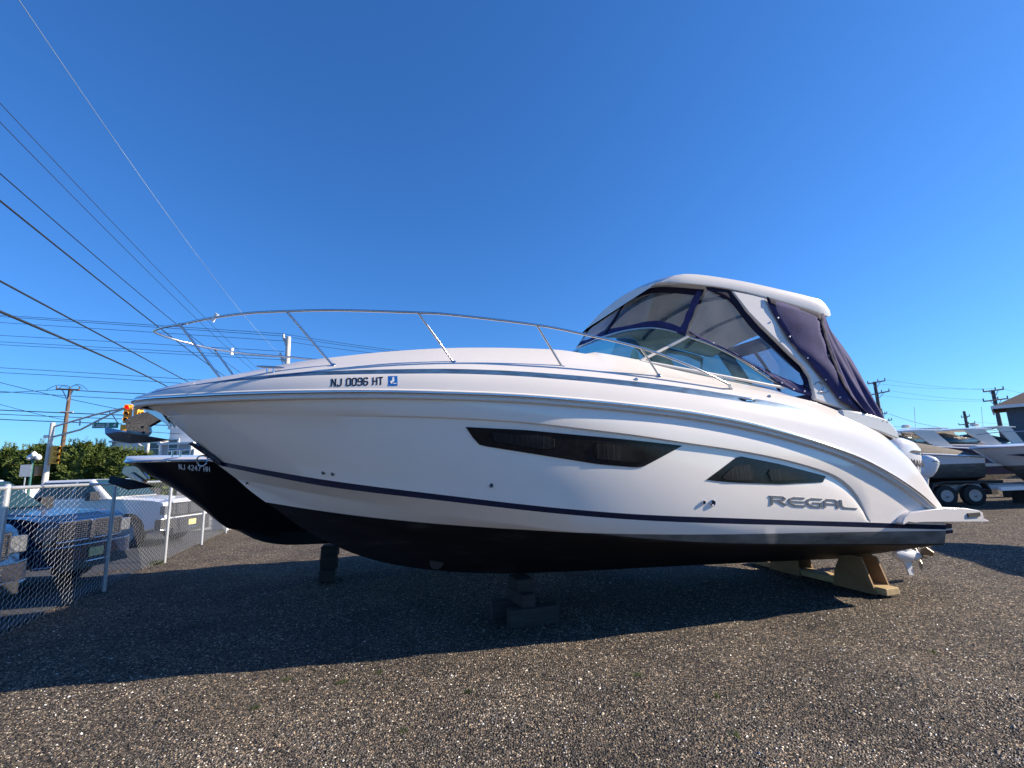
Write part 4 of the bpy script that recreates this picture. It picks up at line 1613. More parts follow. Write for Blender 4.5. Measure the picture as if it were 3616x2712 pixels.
# ------------------------------------------------------------------ blocking under the cruiser
def B2W(X, Y, Z=0):
    return (-4.12 + X * cos(ALPHA) - Y * sin(ALPHA), 5.23 + X * sin(ALPHA) + Y * cos(ALPHA), Z)


def timber(name, c, d, rz, m, label, group, lift=0.):
    mb = MB()
    mb.box((0, 0, d[2] / 2), d)
    o = mb.build(name, m, None, loc=(c[0], c[1], c[2]))
    o.rotation_euler = (0, 0, rz)
    bevel(o, .008, 1)
    tag(o, label, 'timber block', group)
    return o


gx, gy, _ = B2W(4.30, -.08)
grp = 'cribbing timbers under the cruiser keel'
timber('timber_block', (gx + .12, gy - .22, -.01), (.62, .19, .20), ALPHA + .05, MT['wood'], 'front ground timber of the dark block stack under the cruiser keel', grp)
timber('timber_block', (gx - .10, gy + .12, -.01), (.62, .19, .20), ALPHA - .06, MT['wood'], 'rear ground timber of the dark block stack under the cruiser keel', grp)
timber('timber_block', (gx - .02, gy - .05, .19), (.17, .52, .15), ALPHA + .12, MT['wood'], 'crosswise timber in the middle of the dark block stack', grp)
timber('timber_block', (gx - .01, gy - .0, .34), (.22, .36, .15), ALPHA + .06, MT['wood'], 'top timber of the dark block stack touching the keel', grp)

st_ = empty('boat_stand', B2W(9.15, 0), ALPHA)
tag(st_, 'plywood stand on a long pine board under the stern of the white cruiser', 'boat stand')
mb = MB()
mb.box((0, .15, .055), (.24, 2.45, .09))
bevel(mb.build('base_board', MT['board'], st_), .01)
for yc in (-.62, .55):
    for xo in (-.135, .135):
        mb = MB()
        hgt = .52
        pr = [(yc - .34, .0), (yc + .30, .0), (yc + .25, .22), (yc + .13, .44), (yc - .10, .475 if yc < 0 else .46), (yc - .20, .44)]
        if yc > 0:
            pr = [(2 * yc - a, b) for a, b in pr][::-1]
        mb.prism(pr, lambda a, b: (xo - .012, a, b), lambda a, b: (xo + .012, a, b))
        mb.build('plywood_cheek', MT['ply'], st_)
    mb = MB()
    mb.box((0, yc + (.02 if yc < 0 else -.02), .26), (.22, .05, .32))
    mb.build('cheek_spacer', MT['board'], st_)


# ------------------------------------------------------------------ generic smaller boats
def small_boat(name, label, loc, rz, L=8., beam=2.5, sheer=2.1, sheer_aft=1.75, keel=.6, chine=1.15, m_top=None, m_deck=None, paint=None, rake=1.7, style='deck', keel_aft=.5, num=None, stripe=None, deckh=.10):
    b = empty(name, loc, rz)
    tag(b, label, 'boat')
    hw = hbf(0, L * .6, beam / 2, 2.3, .6, aft=L * .7, k=.01)
    hc = hbf(rake * .55, L * .6, beam / 2 * .84, 2.0, 1.0, aft=99)
    zs = lambda X: sheer + (sheer_aft - sheer) * (X / L) ** 1.4
    stem = crv([0, .41, .96, 1.33, 1.79, 2.13, 2.59, 3.14, L], [sheer - .03, sheer - .21, sheer - .62, sheer - .92, sheer - 1.26, max(keel + .1, sheer - 1.44), keel + .02, keel, keel_aft])
    zc = lambda X: chine + (keel_aft + .30 - chine) * min(1, max(0, X - rake * .55) / (L * .7)) + .35 * max(0, 1 - X / 2.5) ** 2
    cols = []
    for v in list(np.linspace(0, 1, 16)) + list(1 + np.linspace(0, 1, 16)[1:]):
        def sx(x0):
            return x0 + (3.2 - x0) * v ** 1.5 if v <= 1 else 3.2 + (L - 3.2) * (v - 1)
        xk = sx(rake * .55)
        zk = stem(xk)
        zchine = max(min(zc(xk), sheer - .3), zk)
        if v == 0:
            zchine = stem(xk)
            zk = zchine
        xs_ = sx(.0)
        c = [(xk, 0, zk), (xk, hc(xk) * .5, zk + (zchine - zk) * .5), (xk, hc(xk), zchine)]
        for t in (.3, .6, .85):
            xx = xk + (xs_ - xk) * t
            y = hc(xk) + (hw(xs_) - hc(xk)) * (t ** .85)
            c.append((xx, y if v > 0 else 0, zchine + (zs(xs_) - zchine) * t))
        c.append((xs_, hw(xs_) if v > 0 else 0, zs(xs_)))
        cols.append(c)
    mb = MB()
    for sg in (-1, 1):
        rows = [[(p[0], sg * p[1], p[2]) for p in c] for c in cols]
        n0 = len(mb.f)
        mb.grid(rows, flip=(sg < 0))
    tv = [(p[0], -p[1], p[2]) for p in cols[-1]] + [(p[0], p[1], p[2]) for p in reversed(cols[-1])]
    mb.add(tv, [tuple(range(len(tv)))])
    mb.build('hull', m_top, b, smooth=30)
    # deck: thick white flange with crown, cockpit closed by a cover
    mb = MB()
    rows = []
    for c in cols:
        X, W, Z = c[-1]
        f_ = min(1, W / .3)
        rows.append([(X - .03, s * q, Z + z) for s, q, z in [(-1, W + .02 * f_, -.02), (-1, W + .035 * f_, .02), (-1, W, .05), (-1, W * .9, .06), (-1, W * .5, deckh), (1, W * .5, deckh), (1, W * .9, .06), (1, W, .05), (1, W + .035 * f_, .02), (1, W + .02 * f_, -.02)]])
    mb.grid(rows, flip=True)
    mb.add(rows[-1], [tuple(range(10))])
    mb.build('deck', m_deck or MT['gel'], b, smooth=35)
    mb = MB()
    for sg in (-1, 1):
        mb.tube([(c[-1][0] - .03, sg * (c[-1][1] + .04 * min(1, c[-1][1] / .3)), c[-1][2]) for c in cols], .016, 6)
    mb.build('rub_rail', MT['chrome'], b, smooth=50)
    b['_'] = 0
    del b['_']
    return b, hw, zs


blk, _, _ = small_boat('black_hulled_boat', 'smaller black hulled boat with a white deck edge, its bow showing behind the cruiser bow', (-6.54, 8.03, 0), ALPHA, L=8.6, beam=2.6, sheer=2.16, sheer_aft=1.8, keel=.61, chine=1.0, keel_aft=.42,
                       m_top=mat('black_gelcoat', (.003, .003, .005), .3, var=.2, coat=0, spec=.25))
mb = MB()


def fn2(u, v, d):
    X = 1.02 + u * .075
    hw_ = hbf(0, 8.6 * .6, 1.3, 2.3, .6)(X)
    return (X, -(hw_ * .985 + .008 + d - .10 * (1 - v) * .3), 2.01 + v * .075 - u * .0095)


lettering(mb, 'NJ 4247 HH', fn2, .72, .46, .14, depth=.003)
mb.build('registration_number', MT['white_ink'], blk)
# pale chine stripe on the black hull
mb = MB()
hw2 = hbf(1.7 * .55, 8.6 * .6, 1.3 * .84, 2.0, 1.0)
pts = [(X, -(hw2(X) + .012 + (X - .96) * .01), 1.56 - (X - .96) * .115 + (X - .96) ** 2 * .006) for X in np.linspace(1.0, 4.0, 16)]
mb.tube(pts, .012, 6)
mb.build('spray_rail', MT['plastic'], blk, smooth=50)
# anchor of the black boat
an2 = empty('anchor', (-6.54, 8.03, 0), ALPHA)
tag(an2, 'dark plough anchor with chrome shank tucked under the bow of the black boat', 'anchor')
mb = MB()
mb.prism([(-.02, 2.10), (.16, 2.10), (.34, 1.88), (.28, 1.80), (.12, 1.86), (-.05, 1.98)], lambda a, b: (a, -.05, b), lambda a, b: (a, .05, b))
bevel(mb.build('shank', MT['anch'], an2), .008)
mb = MB()
mb.add([(-.22, 0, 1.95), (-.2, -.1, 1.83), (-.2, .1, 1.83), (.25, -.16, 1.72), (.25, .16, 1.72), (.45, 0, 1.74), (.05, 0, 1.70), (.1, 0, 1.86)],
       [(0, 1, 7), (0, 7, 2), (1, 3, 7), (2, 7, 4), (3, 5, 7), (4, 7, 5), (0, 6, 1), (0, 2, 6), (1, 6, 3), (2, 4, 6), (3, 6, 5), (4, 5, 6)])
mb.build('fluke', MT['dark'], an2, smooth=30)
mb = MB()
mb.tube([(.1, -.09, 1.98), (.28, -.10, 1.84)], .022, 8)
mb.build('roller', MT['white'], an2, smooth=50)
# its cleat and keel block
mb = MB()
mb.tube([(.85, -.72, 2.30), (1.0, -.78, 2.31), (1.1, -.80, 2.30)], .012, 8)
for X in (.92, 1.03):
    mb.tube([(X, -.76, 2.20), (X, -.76, 2.30)], .012, 6)
mb.build('cleat', MT['chrome'], blk, smooth=50)
c2 = (-3.42, 8.93)
grp = 'timbers under the black boat'
timber('timber_block', (c2[0], c2[1], 0), (.26, .60, .19), ALPHA, MT['wood'], 'ground timber of the narrow stack under the black boat', grp)
timber('timber_block', (c2[0], c2[1], .19), (.30, .34, .20), ALPHA + .1, MT['wood'], 'middle timber of the narrow stack under the black boat', grp)
timber('timber_block', (c2[0] + .02, c2[1], .39), (.28, .34, .19), ALPHA - .04, MT['wood'], 'top timber of the narrow stack under the black boat', grp)

# ------------------------------------------------------------------ chain link fence
def fence_x(y):
    return -7.16 - .345 * (y - 8.58)


fence = empty('chain_link_fence', (fence_x(5.87), 5.87, 0))
tag(fence, 'silver chain link fence with round top rail between the yard and the parked trucks', 'fence')
FO = Vector((fence_x(5.87), 5.87, 0))
dirf = Vector((-.345, 1, 0)).normalized()
SP = 2.71 * sqrt(1 + .345 ** 2)
HF = 1.80
for k in range(-4, 5):
    p = dirf * SP * k
    mb = MB()
    mb.tube([p + Vector((0, 0, -.05)), p + Vector((0, 0, HF + .02))], .036 if k % 3 == 0 else .030, 12)
    mb.lathe([(.040, 0), (.034, .03), (.015, .045)], p + Vector((0, 0, HF + .02)), 'Z', 12)
    mb.build('fence_post', MT['galv'], fence, smooth=50)
mb = MB()
mb.tube([dirf * SP * k + Vector((0, 0, HF + .012)) for k in (-4, -3, -2, -1, 0, 1, 2, 3, 4)], .024, 10)
mb.build('top_rail', MT['galv'], fence, smooth=50)


def chain_mesh(length, x0, height, pitch=.084, r=.0029):
    n = int(length / pitch)
    m_ = int(height / (pitch / 1))
    V, F = [], []
    h2 = pitch / 2
    nseg = int(height / h2)
    tri = [(0, r), (-r * .87, -r * .5), (r * .87, -r * .5)]
    nrm = Vector((dirf.y, -dirf.x, 0))
    base = 0
    for i in range(n):
        for half in (0, 1):
            pass
        # one wire zigzags between column i and i+1
        ring_prev = None
        for j in range(nseg + 1):
            s = x0 + i * pitch + (pitch * .56 if (j + i) % 2 else -pitch * .06)
            z = height - j * h2 + .01
            w_ = .004 if (j % 2) else -.004
            c = dirf * s + nrm * w_ + Vector((0, 0, z))
            ring = []
            for a, b in tri:
                ring.append(len(V))
                V.append(c + dirf * b + nrm * a)
            if ring_prev:
                for k in range(3):
                    k2 = (k + 1) % 3
                    F.append((ring_prev[k], ring_prev[k2], ring[k2], ring[k]))
            ring_prev = ring
    return V, F


V, F = chain_mesh(SP * 8, -SP * 4, HF)
# second set of zigzags mirrored to close the diamonds
o = mesh_obj('wire_mesh', V, F, MT['wire'], fence)
o['kind'] = 'stuff'


# ------------------------------------------------------------------ pickup trucks
def arc_pts(cx, cz, r, a0, a1, n=10):
    return [(cx + r * cos(a), cz + r * sin(a)) for a in np.linspace(a0, a1, n)]


def pickup(label, loc, rz, paint, chrome_front=True, bumper='chrome', group='pickup trucks parked beyond the fence', plate=True):
    t = empty('pickup_truck', loc, rz)
    tag(t, label, 'pickup truck', group)
    prof = [(-.02, .52), (.0, .78), (-.02, 1.05), (-.10, 1.20), (-.30, 1.27), (-.8, 1.31), (-1.45, 1.35), (-1.62, 1.37), (-3.9, 1.36), (-5.78, 1.36), (-5.82, .62), (-5.15, .55)]
    prof += arc_pts(-4.65, .46, .50, 0.1, pi - .1)[::-1][::-1] if False else []
    arches = [(-5.15, .5)] + [(p[0], p[1]) for p in arc_pts(-4.65, .45, .50, pi, 0)] + [(-4.15, .42), (-1.47, .42)] + [(p[0], p[1]) for p in arc_pts(-.97, .45, .50, pi, 0)] + [(-.45, .5)]
    full_ = prof + arches
    mb = MB()
    mb.prism(full_, lambda a, b: (a, -.98 + (.10 if a > -.12 else 0) + .05 * max(0, b - 1.2) * 4, b), lambda a, b: (a, .98 - (.10 if a > -.12 else 0) - .05 * max(0, b - 1.2) * 4, b))
    o = mb.build('body', paint, t, smooth=35)
    bevel(o, .05, 3, 40)
    # raised hood centre
    mb = MB()
    mb.hexa([(-.16, -.62, 1.22), (-1.5, -.70, 1.33), (-1.5, .70, 1.33), (-.16, .62, 1.22), (-.3, -.55, 1.285), (-1.5, -.62, 1.40), (-1.5, .62, 1.40), (-.3, .55, 1.285)])
    bevel(mb.build('hood_bulge', paint, t), .03)
    # cab
    mb = MB()
    mb.hexa([(-1.60, -.92, 1.34), (-4.0, -.92, 1.34), (-4.0, .92, 1.34), (-1.60, .92, 1.34), (-2.35, -.74, 1.93), (-3.8, -.74, 1.93), (-3.8, .74, 1.93), (-2.35, .74, 1.93)])
    o = mb.build('cab', paint, t)
    bevel(o, .06, 3)
    mb = MB()
    mb.add([(-1.67, -.80, 1.405), (-1.67, .80, 1.405), (-2.31, .68, 1.90), (-2.31, -.68, 1.90)], [(0, 1, 2, 3)])
    mb.v = [(v[0] + .012, v[1], v[2] + .012) for v in mb.v]
    thick(mb.build('windshield', MT['tglass'], t), .012)
    for s in (-1, 1):
        for xa, xb, xc, xd in [(-1.88, -2.72, -2.72, -2.42), (-2.80, -3.85, -3.75, -2.80)]:
            mb = MB()
            y0, y1 = .925, .765
            pts = [(xa, y0, 1.42), (xb, y0, 1.42), (xc, y1, 1.86), (xd, y1, 1.86)]
            mb.add([(p[0], s * p[1] + s * .004 - (0 if p[2] < 1.5 else 0), p[2]) for p in pts], [(0, 1, 2, 3)])
            thick(mb.build('side_window', MT['tglass'], t), .02)
        mb = MB()
        mb.box((-1.95, s * 1.12, 1.46), (.16, .28, .24))
        mb.tube([(-1.98, s * .94, 1.40), (-1.97, s * 1.05, 1.43)], .03, 6)
        bevel(mb.build('wing_mirror', MT['plastic'], t), .03)
        mb = MB()
        mb.box((-.04, s * .80, 1.0), (.16, .26, .24))
        bevel(mb.build('headlight', MT['lampglass'], t), .02)
        mb = MB()
        mb.box((-.0, s * .62, .62), (.14, .18, .10))
        mb.build('fog_light', MT['lens'], t)
        for cx in (-.97, -4.65):
            mb = MB()
            mb.lathe([(.36, -.13), (.40, -.10), (.40, .10), (.36, .13)], (cx, s * .86, .40), 'Y', 24)
            wv = mb.build('wheel', MT['tyre'], t, smooth=40)
            mb = MB()
            mb.lathe([(.24, -.136), (.22, -.12), (.10, -.13), (.05, -.14), (.05, .14), (.10, .13), (.22, .12), (.24, .136)], (cx, s * .86, .40), 'Y', 16)
            mb.build('rim', MT['rim'], wv, smooth=40)
    # grille with bars
    mb = MB()
    mb.box((.0, 0, 1.0), (.06, 1.28, .30))
    gr = mb.build('grille', MT['plastic'], t)
    for z in np.linspace(.875, 1.125, 8):
        mb = MB()
        mb.box((.035, 0, z), (.03, 1.26, .010))
        mb.build('grille_bar', MT['chrome'] if chrome_front else MT['rim'], gr)
    for y in np.linspace(-.6, .6, 25):
        mb = MB()
        mb.box((.033, y, 1.0), (.02, .010, .29))
        mb.build('grille_bar', MT['chrome'] if chrome_front else MT['plastic'], gr)
    mb = MB()
    mb.box((.03, 0, 1.165), (.06, 1.36, .05))
    mb.box((.03, 0, .83), (.06, 1.36, .035))
    for s in (-1, 1):
        mb.box((.03, s * .66, 1.0), (.06, .04, .32))
    mb.box((.05, 0, 1.0), (.05, .10, .34))
    bevel(mb.build('grille_surround', MT['chrome'] if chrome_front else MT['plastic'], t), .012)
    mb = MB()
    for i in range(9):
        y0, y1 = -1.0 + i * 2 / 9, -1.0 + (i + 1) * 2 / 9
        x = lambda y: .16 - .16 * abs(y) ** 3
        mb.hexa([(x(y0) - .18, y0, .47), (x(y0), y0, .47), (x(y1), y1, .47), (x(y1) - .18, y1, .47), (x(y0) - .18, y0, .76), (x(y0), y0, .74), (x(y1), y1, .74), (x(y1) - .18, y1, .76)])
    mb.build('front_bumper', paint if bumper == 'paint' else MT[bumper], t, smooth=40)
    mb = MB()
    mb.tube([(-.02, -1.0, .47), (.12, -.75, .45), (.175, 0, .45), (.12, .75, .45), (-.02, 1.0, .47)], .022, 8)
    mb.tube([(-.02, -1.0, .76), (.12, -.75, .755), (.17, 0, .755), (.12, .75, .755), (-.02, 1.0, .76)], .012, 8)
    mb.build('bumper_trim', MT['chrome'], t, smooth=50)
    mb = MB()
    mb.box((.13, 0, .42), (.10, 1.5, .16))
    mb.build('air_dam', MT['plastic'], t)
    if plate:
        mb = MB()
        mb.box((.175, 0, .60), (.012, .31, .155))
        pl_ = mb.build('licence_plate', MT['plate'], t)
    return t


tr1 = pickup('navy blue pickup with chrome grille, nose to the fence, middle of the row', (-7.95, 9.05, 0), 0.02, MT['tnavy'], bumper='paint')
tr2 = pickup('bright blue pickup truck cut off by the left edge of the picture', (-7.30, 6.30, 0), -.02, MT['tblue'])
tr3 = pickup('white pickup truck with black bumper parked nearest the black boat', (-9.85, 14.5, 0), -.03, MT['twhite'], chrome_front=False, bumper='plastic')
tr4 = pickup('small white pickup truck far behind the fence beside the globe lamp', (-33.5, 27.0, .22), pi, MT['twhite'], plate=False)

# ------------------------------------------------------------------ shed with horizontal siding
def wall_boards(mbuild, parent, p0, p1, z0, z1, step, m, name='siding_board', outn=None):
    p0, p1 = Vector(p0), Vector(p1)
    d = (p1 - p0)
    nrm = Vector((d.y, -d.x, 0)).normalized()
    z = z0
    while z < z1:
        h = min(step, z1 - z)
        mb = MB()
        mb.hexa([p0 + Vector((0, 0, z)) + nrm * .03, p1 + Vector((0, 0, z)) + nrm * .03, p1 + Vector((0, 0, z)), p0 + Vector((0, 0, z)),
                 p0 + Vector((0, 0, z + h)) + nrm * .012, p1 + Vector((0, 0, z + h)) + nrm * .012, p1 + Vector((0, 0, z + h)), p0 + Vector((0, 0, z + h))])
        mb.build(name, m, parent)
        z += step


shed = empty('shed', (-10.3, 17.5, 0))
tag(shed, 'low shed with pale horizontal siding and a white downspout behind the white pickup', 'shed')
mb = MB()
mb.prism([(0, 0), (-1.7, -.45), (-3.2, 4.2), (-1.2, 4.8)], lambda a, b: (a, b, 0), lambda a, b: (a, b, 2.45))
mb.build('wall', MT['siding'], shed)
wall_boards(None, shed, (-1.7, -.45, 0), (0, 0, 0), .05, 2.45, .16, MT['siding'])
mb = MB()
mb.prism([(.2, -.1), (-1.9, -.65), (-3.4, 4.4), (-1.0, 5.0)], lambda a, b: (a, b, 2.46), lambda a, b: (a, b, 2.56))
mb.build('roof', MT['sidingw'], shed)
mb = MB()
mb.box((-.05, -.12, 1.2), (.09, .09, 2.4))
mb.build('downspout', MT['white'], shed)

# ------------------------------------------------------------------ evergreen hedge trees
def leaf_mat():
    m, nt, b = new_mat('cypress_foliage')
    n, r = noise_ramp(nt, 1.1, [(.25, (.03, .055, .014)), (.5, (.07, .105, .024)), (.75, (.14, .165, .04))], detail=8)
    nt.links.new(r.outputs[0], b.inputs['Base Color'])
    b.inputs['Roughness'].default_value = .7
    b.inputs['Specular IOR Level'].default_value = .25
    return m


MT['leaf'] = leaf_mat()


def make_crown(seed, H=4.4, R=1.45, n=9900):
    r = np.random.default_rng(seed)
    V, F = [], []
    nb = 330
    # sprays: each limb tip carries a fan of small feathery leaves
    cents = []
    for i in range(nb):
        z = H * (r.random() ** .85)
        rr = R * (1 - (z / H) ** 2.2) ** .7 * (.86 + .28 * r.random())
        a = r.random() * 2 * pi
        cents.append((rr * cos(a), rr * sin(a), z, a, rr))
    per = n // nb
    for cx, cy, cz, a, rr in cents:
        out = Vector((cos(a), sin(a), .55)).normalized()
        side = Vector((-sin(a), cos(a), 0))
        Ls = .38 + .25 * r.random()
        for k in range(per):
            t = r.random()
            p = Vector((cx, cy, cz)) + out * (t - .75) * Ls * 1.6 + side * (r.random() - .5) * .36 * (1.1 - t) + Vector((0, 0, (r.random() - .5) * .22))
            d = (out + side * (r.random() - .5) * 1.6 + Vector((0, 0, (r.random() - .3) * .7))).normalized()
            w_ = d.cross(Vector((r.random() - .5, r.random() - .5, r.random() - .5))).normalized() * (.022 + .025 * r.random())
            l = d * (.10 + .12 * r.random())
            b_ = len(V)
            V += [p - w_, p + w_, p + l * .6 + w_ * .8, p + l, p + l * .6 - w_ * .8]
            F.append((b_, b_ + 1, b_ + 2, b_ + 3, b_ + 4))
    # leading shoots
    for k in range(3):
        for j in range(40):
            z = H * (.93 + .16 * r.random())
            p = Vector(((k - 1) * .22 + (r.random() - .5) * .12, (r.random() - .5) * .2, z))
            b_ = len(V)
            d = Vector(((r.random() - .5) * 1.2, (r.random() - .5) * 1.2, 1)).normalized() * .2
            V += [p + Vector((-.02, 0, 0)), p + Vector((.02, 0, 0)), p + d]
            F.append((b_, b_ + 1, b_ + 2))
    me = bpy.data.meshes.new('crown')
    me.from_pydata([tuple(v) for v in V], [], F)
    me.materials.append(MT['leaf'])
    # dense dark heart so that light does not pass straight through
    return me


def heart_mesh(H, R, seed):
    r = np.random.default_rng(seed)
    V, F = [], []
    nz, na = 9, 12
    for i in range(nz):
        z = .1 + (H * .93) * i / (nz - 1)
        rr = R * .78 * (1 - (z / H) ** 2.2) ** .7
        for k in range(na):
            q = rr * (.85 + .3 * r.random())
            V.append((q * cos(2 * pi * k / na), q * sin(2 * pi * k / na), z))
    for i in range(nz - 1):
        for k in range(na):
            k2 = (k + 1) % na
            F.append((i * na + k, i * na + k2, (i + 1) * na + k2, (i + 1) * na + k))
    me = bpy.data.meshes.new('inner_foliage')
    me.from_pydata(V, [], F)
    me.materials.append(MT['leaf'])
    return me


crowns = [make_crown(s) for s in (11, 12, 13)]
hearts = [heart_mesh(4.4, 1.18, s) for s in (21, 22, 23)]
mb = MB()
mb.tube([(0, 0, 0), (0, 0, 2.0), (.02, 0, 4.3)], [.13, .09, .02], 8)
trunk_me = mb.build('trunk', MT['pole']).data
bpy.data.objects.remove(bpy.data.objects['trunk'])
ntree = 0
tree_lab = ['at the left edge of the picture', 'second from the left edge', 'above the far white pickup', 'behind the globe lamp', 'just left of the signal mast', 'behind the signal mast', 'between signal mast and brown pole', 'behind the brown utility pole', 'right of the brown utility pole',
            'below the green street sign', 'under the cruiser anchor', 'below the anchor tip, lower than its neighbours', 'short one beside the pale post', 'short one below the grey house', 'shortest, next to the black boat bow', 'rear row at the far left', 'rear row behind the lamp', 'rear row behind the pole']
tp = []
pxs = [(-40, 1585), (35, 1572), (100, 1578), (150, 1560), (205, 1585), (262, 1560), (305, 1552), (355, 1560), (400, 1568), (445, 1582), (490, 1585), (530, 1600), (585, 1610), (640, 1615), (690, 1622)]
for i, (px, py) in enumerate(pxs):
    Y = 31 + (i % 3) * .8
    p = at(px, py, Y)
    e = empty('cypress_tree', (p.x, p.y, 0), random.random() * 6)
    s = p.z / 4.65
    tag(e, 'dense green cypress of the tall hedge, ' + tree_lab[i], 'tree', 'cypress hedge across the road')
    for nm, me in (('crown', crowns[i % 3]), ('trunk', trunk_me)):
        c = bpy.data.objects.new(nm, me)
        COL.objects.link(c)
        c.parent = e
        c.scale = (max(1.0, s * .95), max(1.0, s * .95), s)
        if nm == 'crown':
            h = bpy.data.objects.new('inner_foliage', hearts[i % 3])
            COL.objects.link(h)
            h.parent = c

# ------------------------------------------------------------------ traffic signal mast
def signal_head(parent, name='signal_head', lit=True, side=False):
    e = MB()
    e.box((0, 0, 0), (.34, .20, 1.05))
    hd = e.build(name, MT['yellow'], parent)
    bevel(hd, .02)
    return hd


SY = 27.0
p_top = at(185, 1493, SY)
mast = empty('traffic_signal', (at(160, 1690, SY).x, SY, 0))
tag(mast, 'pale steel traffic signal mast with truss arm, yellow signal heads and a lit red lamp', 'traffic signal')
O_ = Vector(mast.location)
q = lambda px, py, Y=SY: at(px, py, Y) - O_
mb = MB()
mb.tube([Vector((0, 0, 0)), Vector((0, 0, p_top.z))], [.16, .11], 14)
mb.build('pole', MT['polew'], mast, smooth=50)
mb = MB()
tp_ = Vector((0, 0, p_top.z - .25))
lo_ = Vector((0, 0, q(175, 1545).z))
a1 = q(445, 1440)
mb.tube([tp_, q(330, 1466), q(385, 1452), a1], .055, 8)
mb.tube([lo_, q(285, 1517), q(350, 1483), q(400, 1458), a1], .055, 8)
mb.tube([q(283, 1484), q(281, 1503)], .04, 6)
mb.tube([q(387, 1453), q(388, 1462)], .03, 6)
mb.tube([q(398, 1466), q(418, 1497)], .03, 6)
mb.tube([q(345, 1483), q(349, 1493)], .03, 6)
mb.build('truss_arm', MT['polew'], mast, smooth=50)


def head(px, py, h, rz, lit, parent, nm='signal_head', w=.36, Y=SY):
    c = q(px, py, Y)
    R = Matrix.Rotation(rz, 3, 'Z')
    mb = MB()
    mb.box(c, (w, .24, h), rz)
    hd = mb.build(nm, MT['yellow'], parent)
    bevel(hd, .02)
    for k in range(3):
        z = h * (.33 - .33 * k)
        cc = c + R @ Vector((0, -.12, z))
        mb = MB()
        mb.lathe([(.11, -.02), (.11, 0.005), (.02, .012)], (0, 0, 0), 'Y', 14)
        mb.v = [tuple(cc + R @ Vector((v[0], -v[1], v[2]))) for v in mb.v]
        mb.build('signal_lens', MT['red_on'] if (lit and k == 0) else MT['lens'], hd, smooth=50)
        mb = MB()
        vis = []
        for a in np.linspace(-.3, pi + .3, 10):
            vis.append([tuple(cc + R @ Vector((.13 * cos(a), 0, .13 * sin(a)))), tuple(cc + R @ Vector((.13 * cos(a), -.20, .13 * sin(a) - .02)))])
        mb.grid(vis)
        thick(mb.build('lens_visor', MT['yellow'], hd, smooth=60), .01)
    return hd


head(452, 1461, 1.07, .35, True, mast)
head(490, 1462, 1.0, 1.3, False, mast)
head(193, 1606, 1.02, 1.35, False, mast)
mb = MB()
mb.box(q(440, 1512), (.34, .24, .40), .3)
bevel(mb.build('lower_signal_box', MT['yellow'], mast), .02)
mb = MB()
for py in (1440, 1470, 1480):
    mb.tube([q(462, py), q(487, py)], .03, 6)
mb.tube([q(473, 1430), q(473, 1490)], .03, 6)
mb.build('head_bracket', MT['polew'], mast)
mb = MB()
c = q(136, 1662)
mb.box(c, (.50, .22, .55), -.4)
bevel(mb.build('pedestrian_signal', MT['gold'], mast), .05)
mb = MB()
mb.box(q(168, 1650), (.16, .16, .40))
bevel(mb.build('control_box', MT['yellow'], mast), .02)
mb = MB()
mb.tube([q(158, 1542), q(178, 1540)], [.10, .06], 8)
mb.build('camera_unit', MT['white'], mast, smooth=50)

# street name sign hanging from the arm
sgn = empty('street_sign', tuple(at(372, 1502, SY - .1)))
tag(sgn, 'green street name sign reading Long B, hanging under the signal arm behind the anchor', 'street sign')
mb = MB()
mb.box((0, 0, 0), (1.62, .03, .32))
sb_ = mb.build('sign_panel', MT['green'], sgn)
mb = MB()
lettering(mb, 'Long B', lambda u, v, d: (-.74 + u * .215, -.017 - d, -.09 + v * .20), .86, .58, .20, depth=.004)
mb.build('sign_lettering', MT['white_ink'], sb_)
mb = MB()
mb.prism([(.50, 0), (.60, .08), (.60, .03), (.68, .09), (.66, .0), (.70, -.08), (.60, -.03), (.60, -.08)], lambda a, b: (a, -.017, b), lambda a, b: (a, -.021, b))
mb.build('sign_arrow', MT['white_ink'], sb_)
sgn.rotation_euler = (0, .035, -.1)

# globe street lamp
p = at(107, 1690, 24)
lamp = empty('street_lamp', (p.x, 24, 0))
tag(lamp, 'green post street lamp with three white globes in front of the hedge', 'street lamp')
zt = at(110, 1620, 24).z
mb = MB()
mb.tube([(0, 0, 0), (0, 0, zt)], [.07, .045], 10)
mb.tube([(-.22, 0, zt - .02), (0, 0, zt - .12), (.24, 0, zt - .02)], .025, 6)
mb.build('post', MT['greenpost'], lamp, smooth=50)
for dx, dz in ((-.17, .06), (.02, .20), (.26, .05)):
    mb = MB()
    mb.lathe([(.0, -.14), (.08, -.12), (.13, -.04), (.13, .04), (.08, .12), (.02, .16), (0, .18)], (dx, 0, zt + dz), 'Z', 14)
    mb.build('globe', MT['globe'], lamp, smooth=60)
# back of a road sign
p = at(90, 1662, 22.5)
rs = empty('road_sign', (p.x, 22.5, 0))
tag(rs, 'bare grey back of a rectangular road sign on a thin post beside the globe lamp', 'road sign')
mb = MB()
mb.box((0, 0, p.z), (.42, .02, .56), .3)
mb.build('sign_panel', MT['galv'], rs)
mb = MB()
mb.tube([(0, .03, 0), (0, .03, p.z + .2)], .025, 6)
mb.build('sign_post', MT['galv'], rs)
# pale post with a strut by the houses
p0 = at(520, 1600, 33)
pp_ = empty('steel_post', (p0.x, 33, 0))
tag(pp_, 'pale steel post with a slanted strut between hedge and houses below the anchor', 'post')
mb = MB()
mb.tube([(0, 0, 0), (0, 0, at(519, 1566, 33).z)], [.13, .10], 10)
a = at(490, 1568, 33) - Vector((p0.x, 33, 0))
mb.tube([(a.x, 0, a.z), (0, 0, at(516, 1590, 33).z)], .05, 6)
mb.build('post_shaft', MT['polew'], pp_, smooth=50)


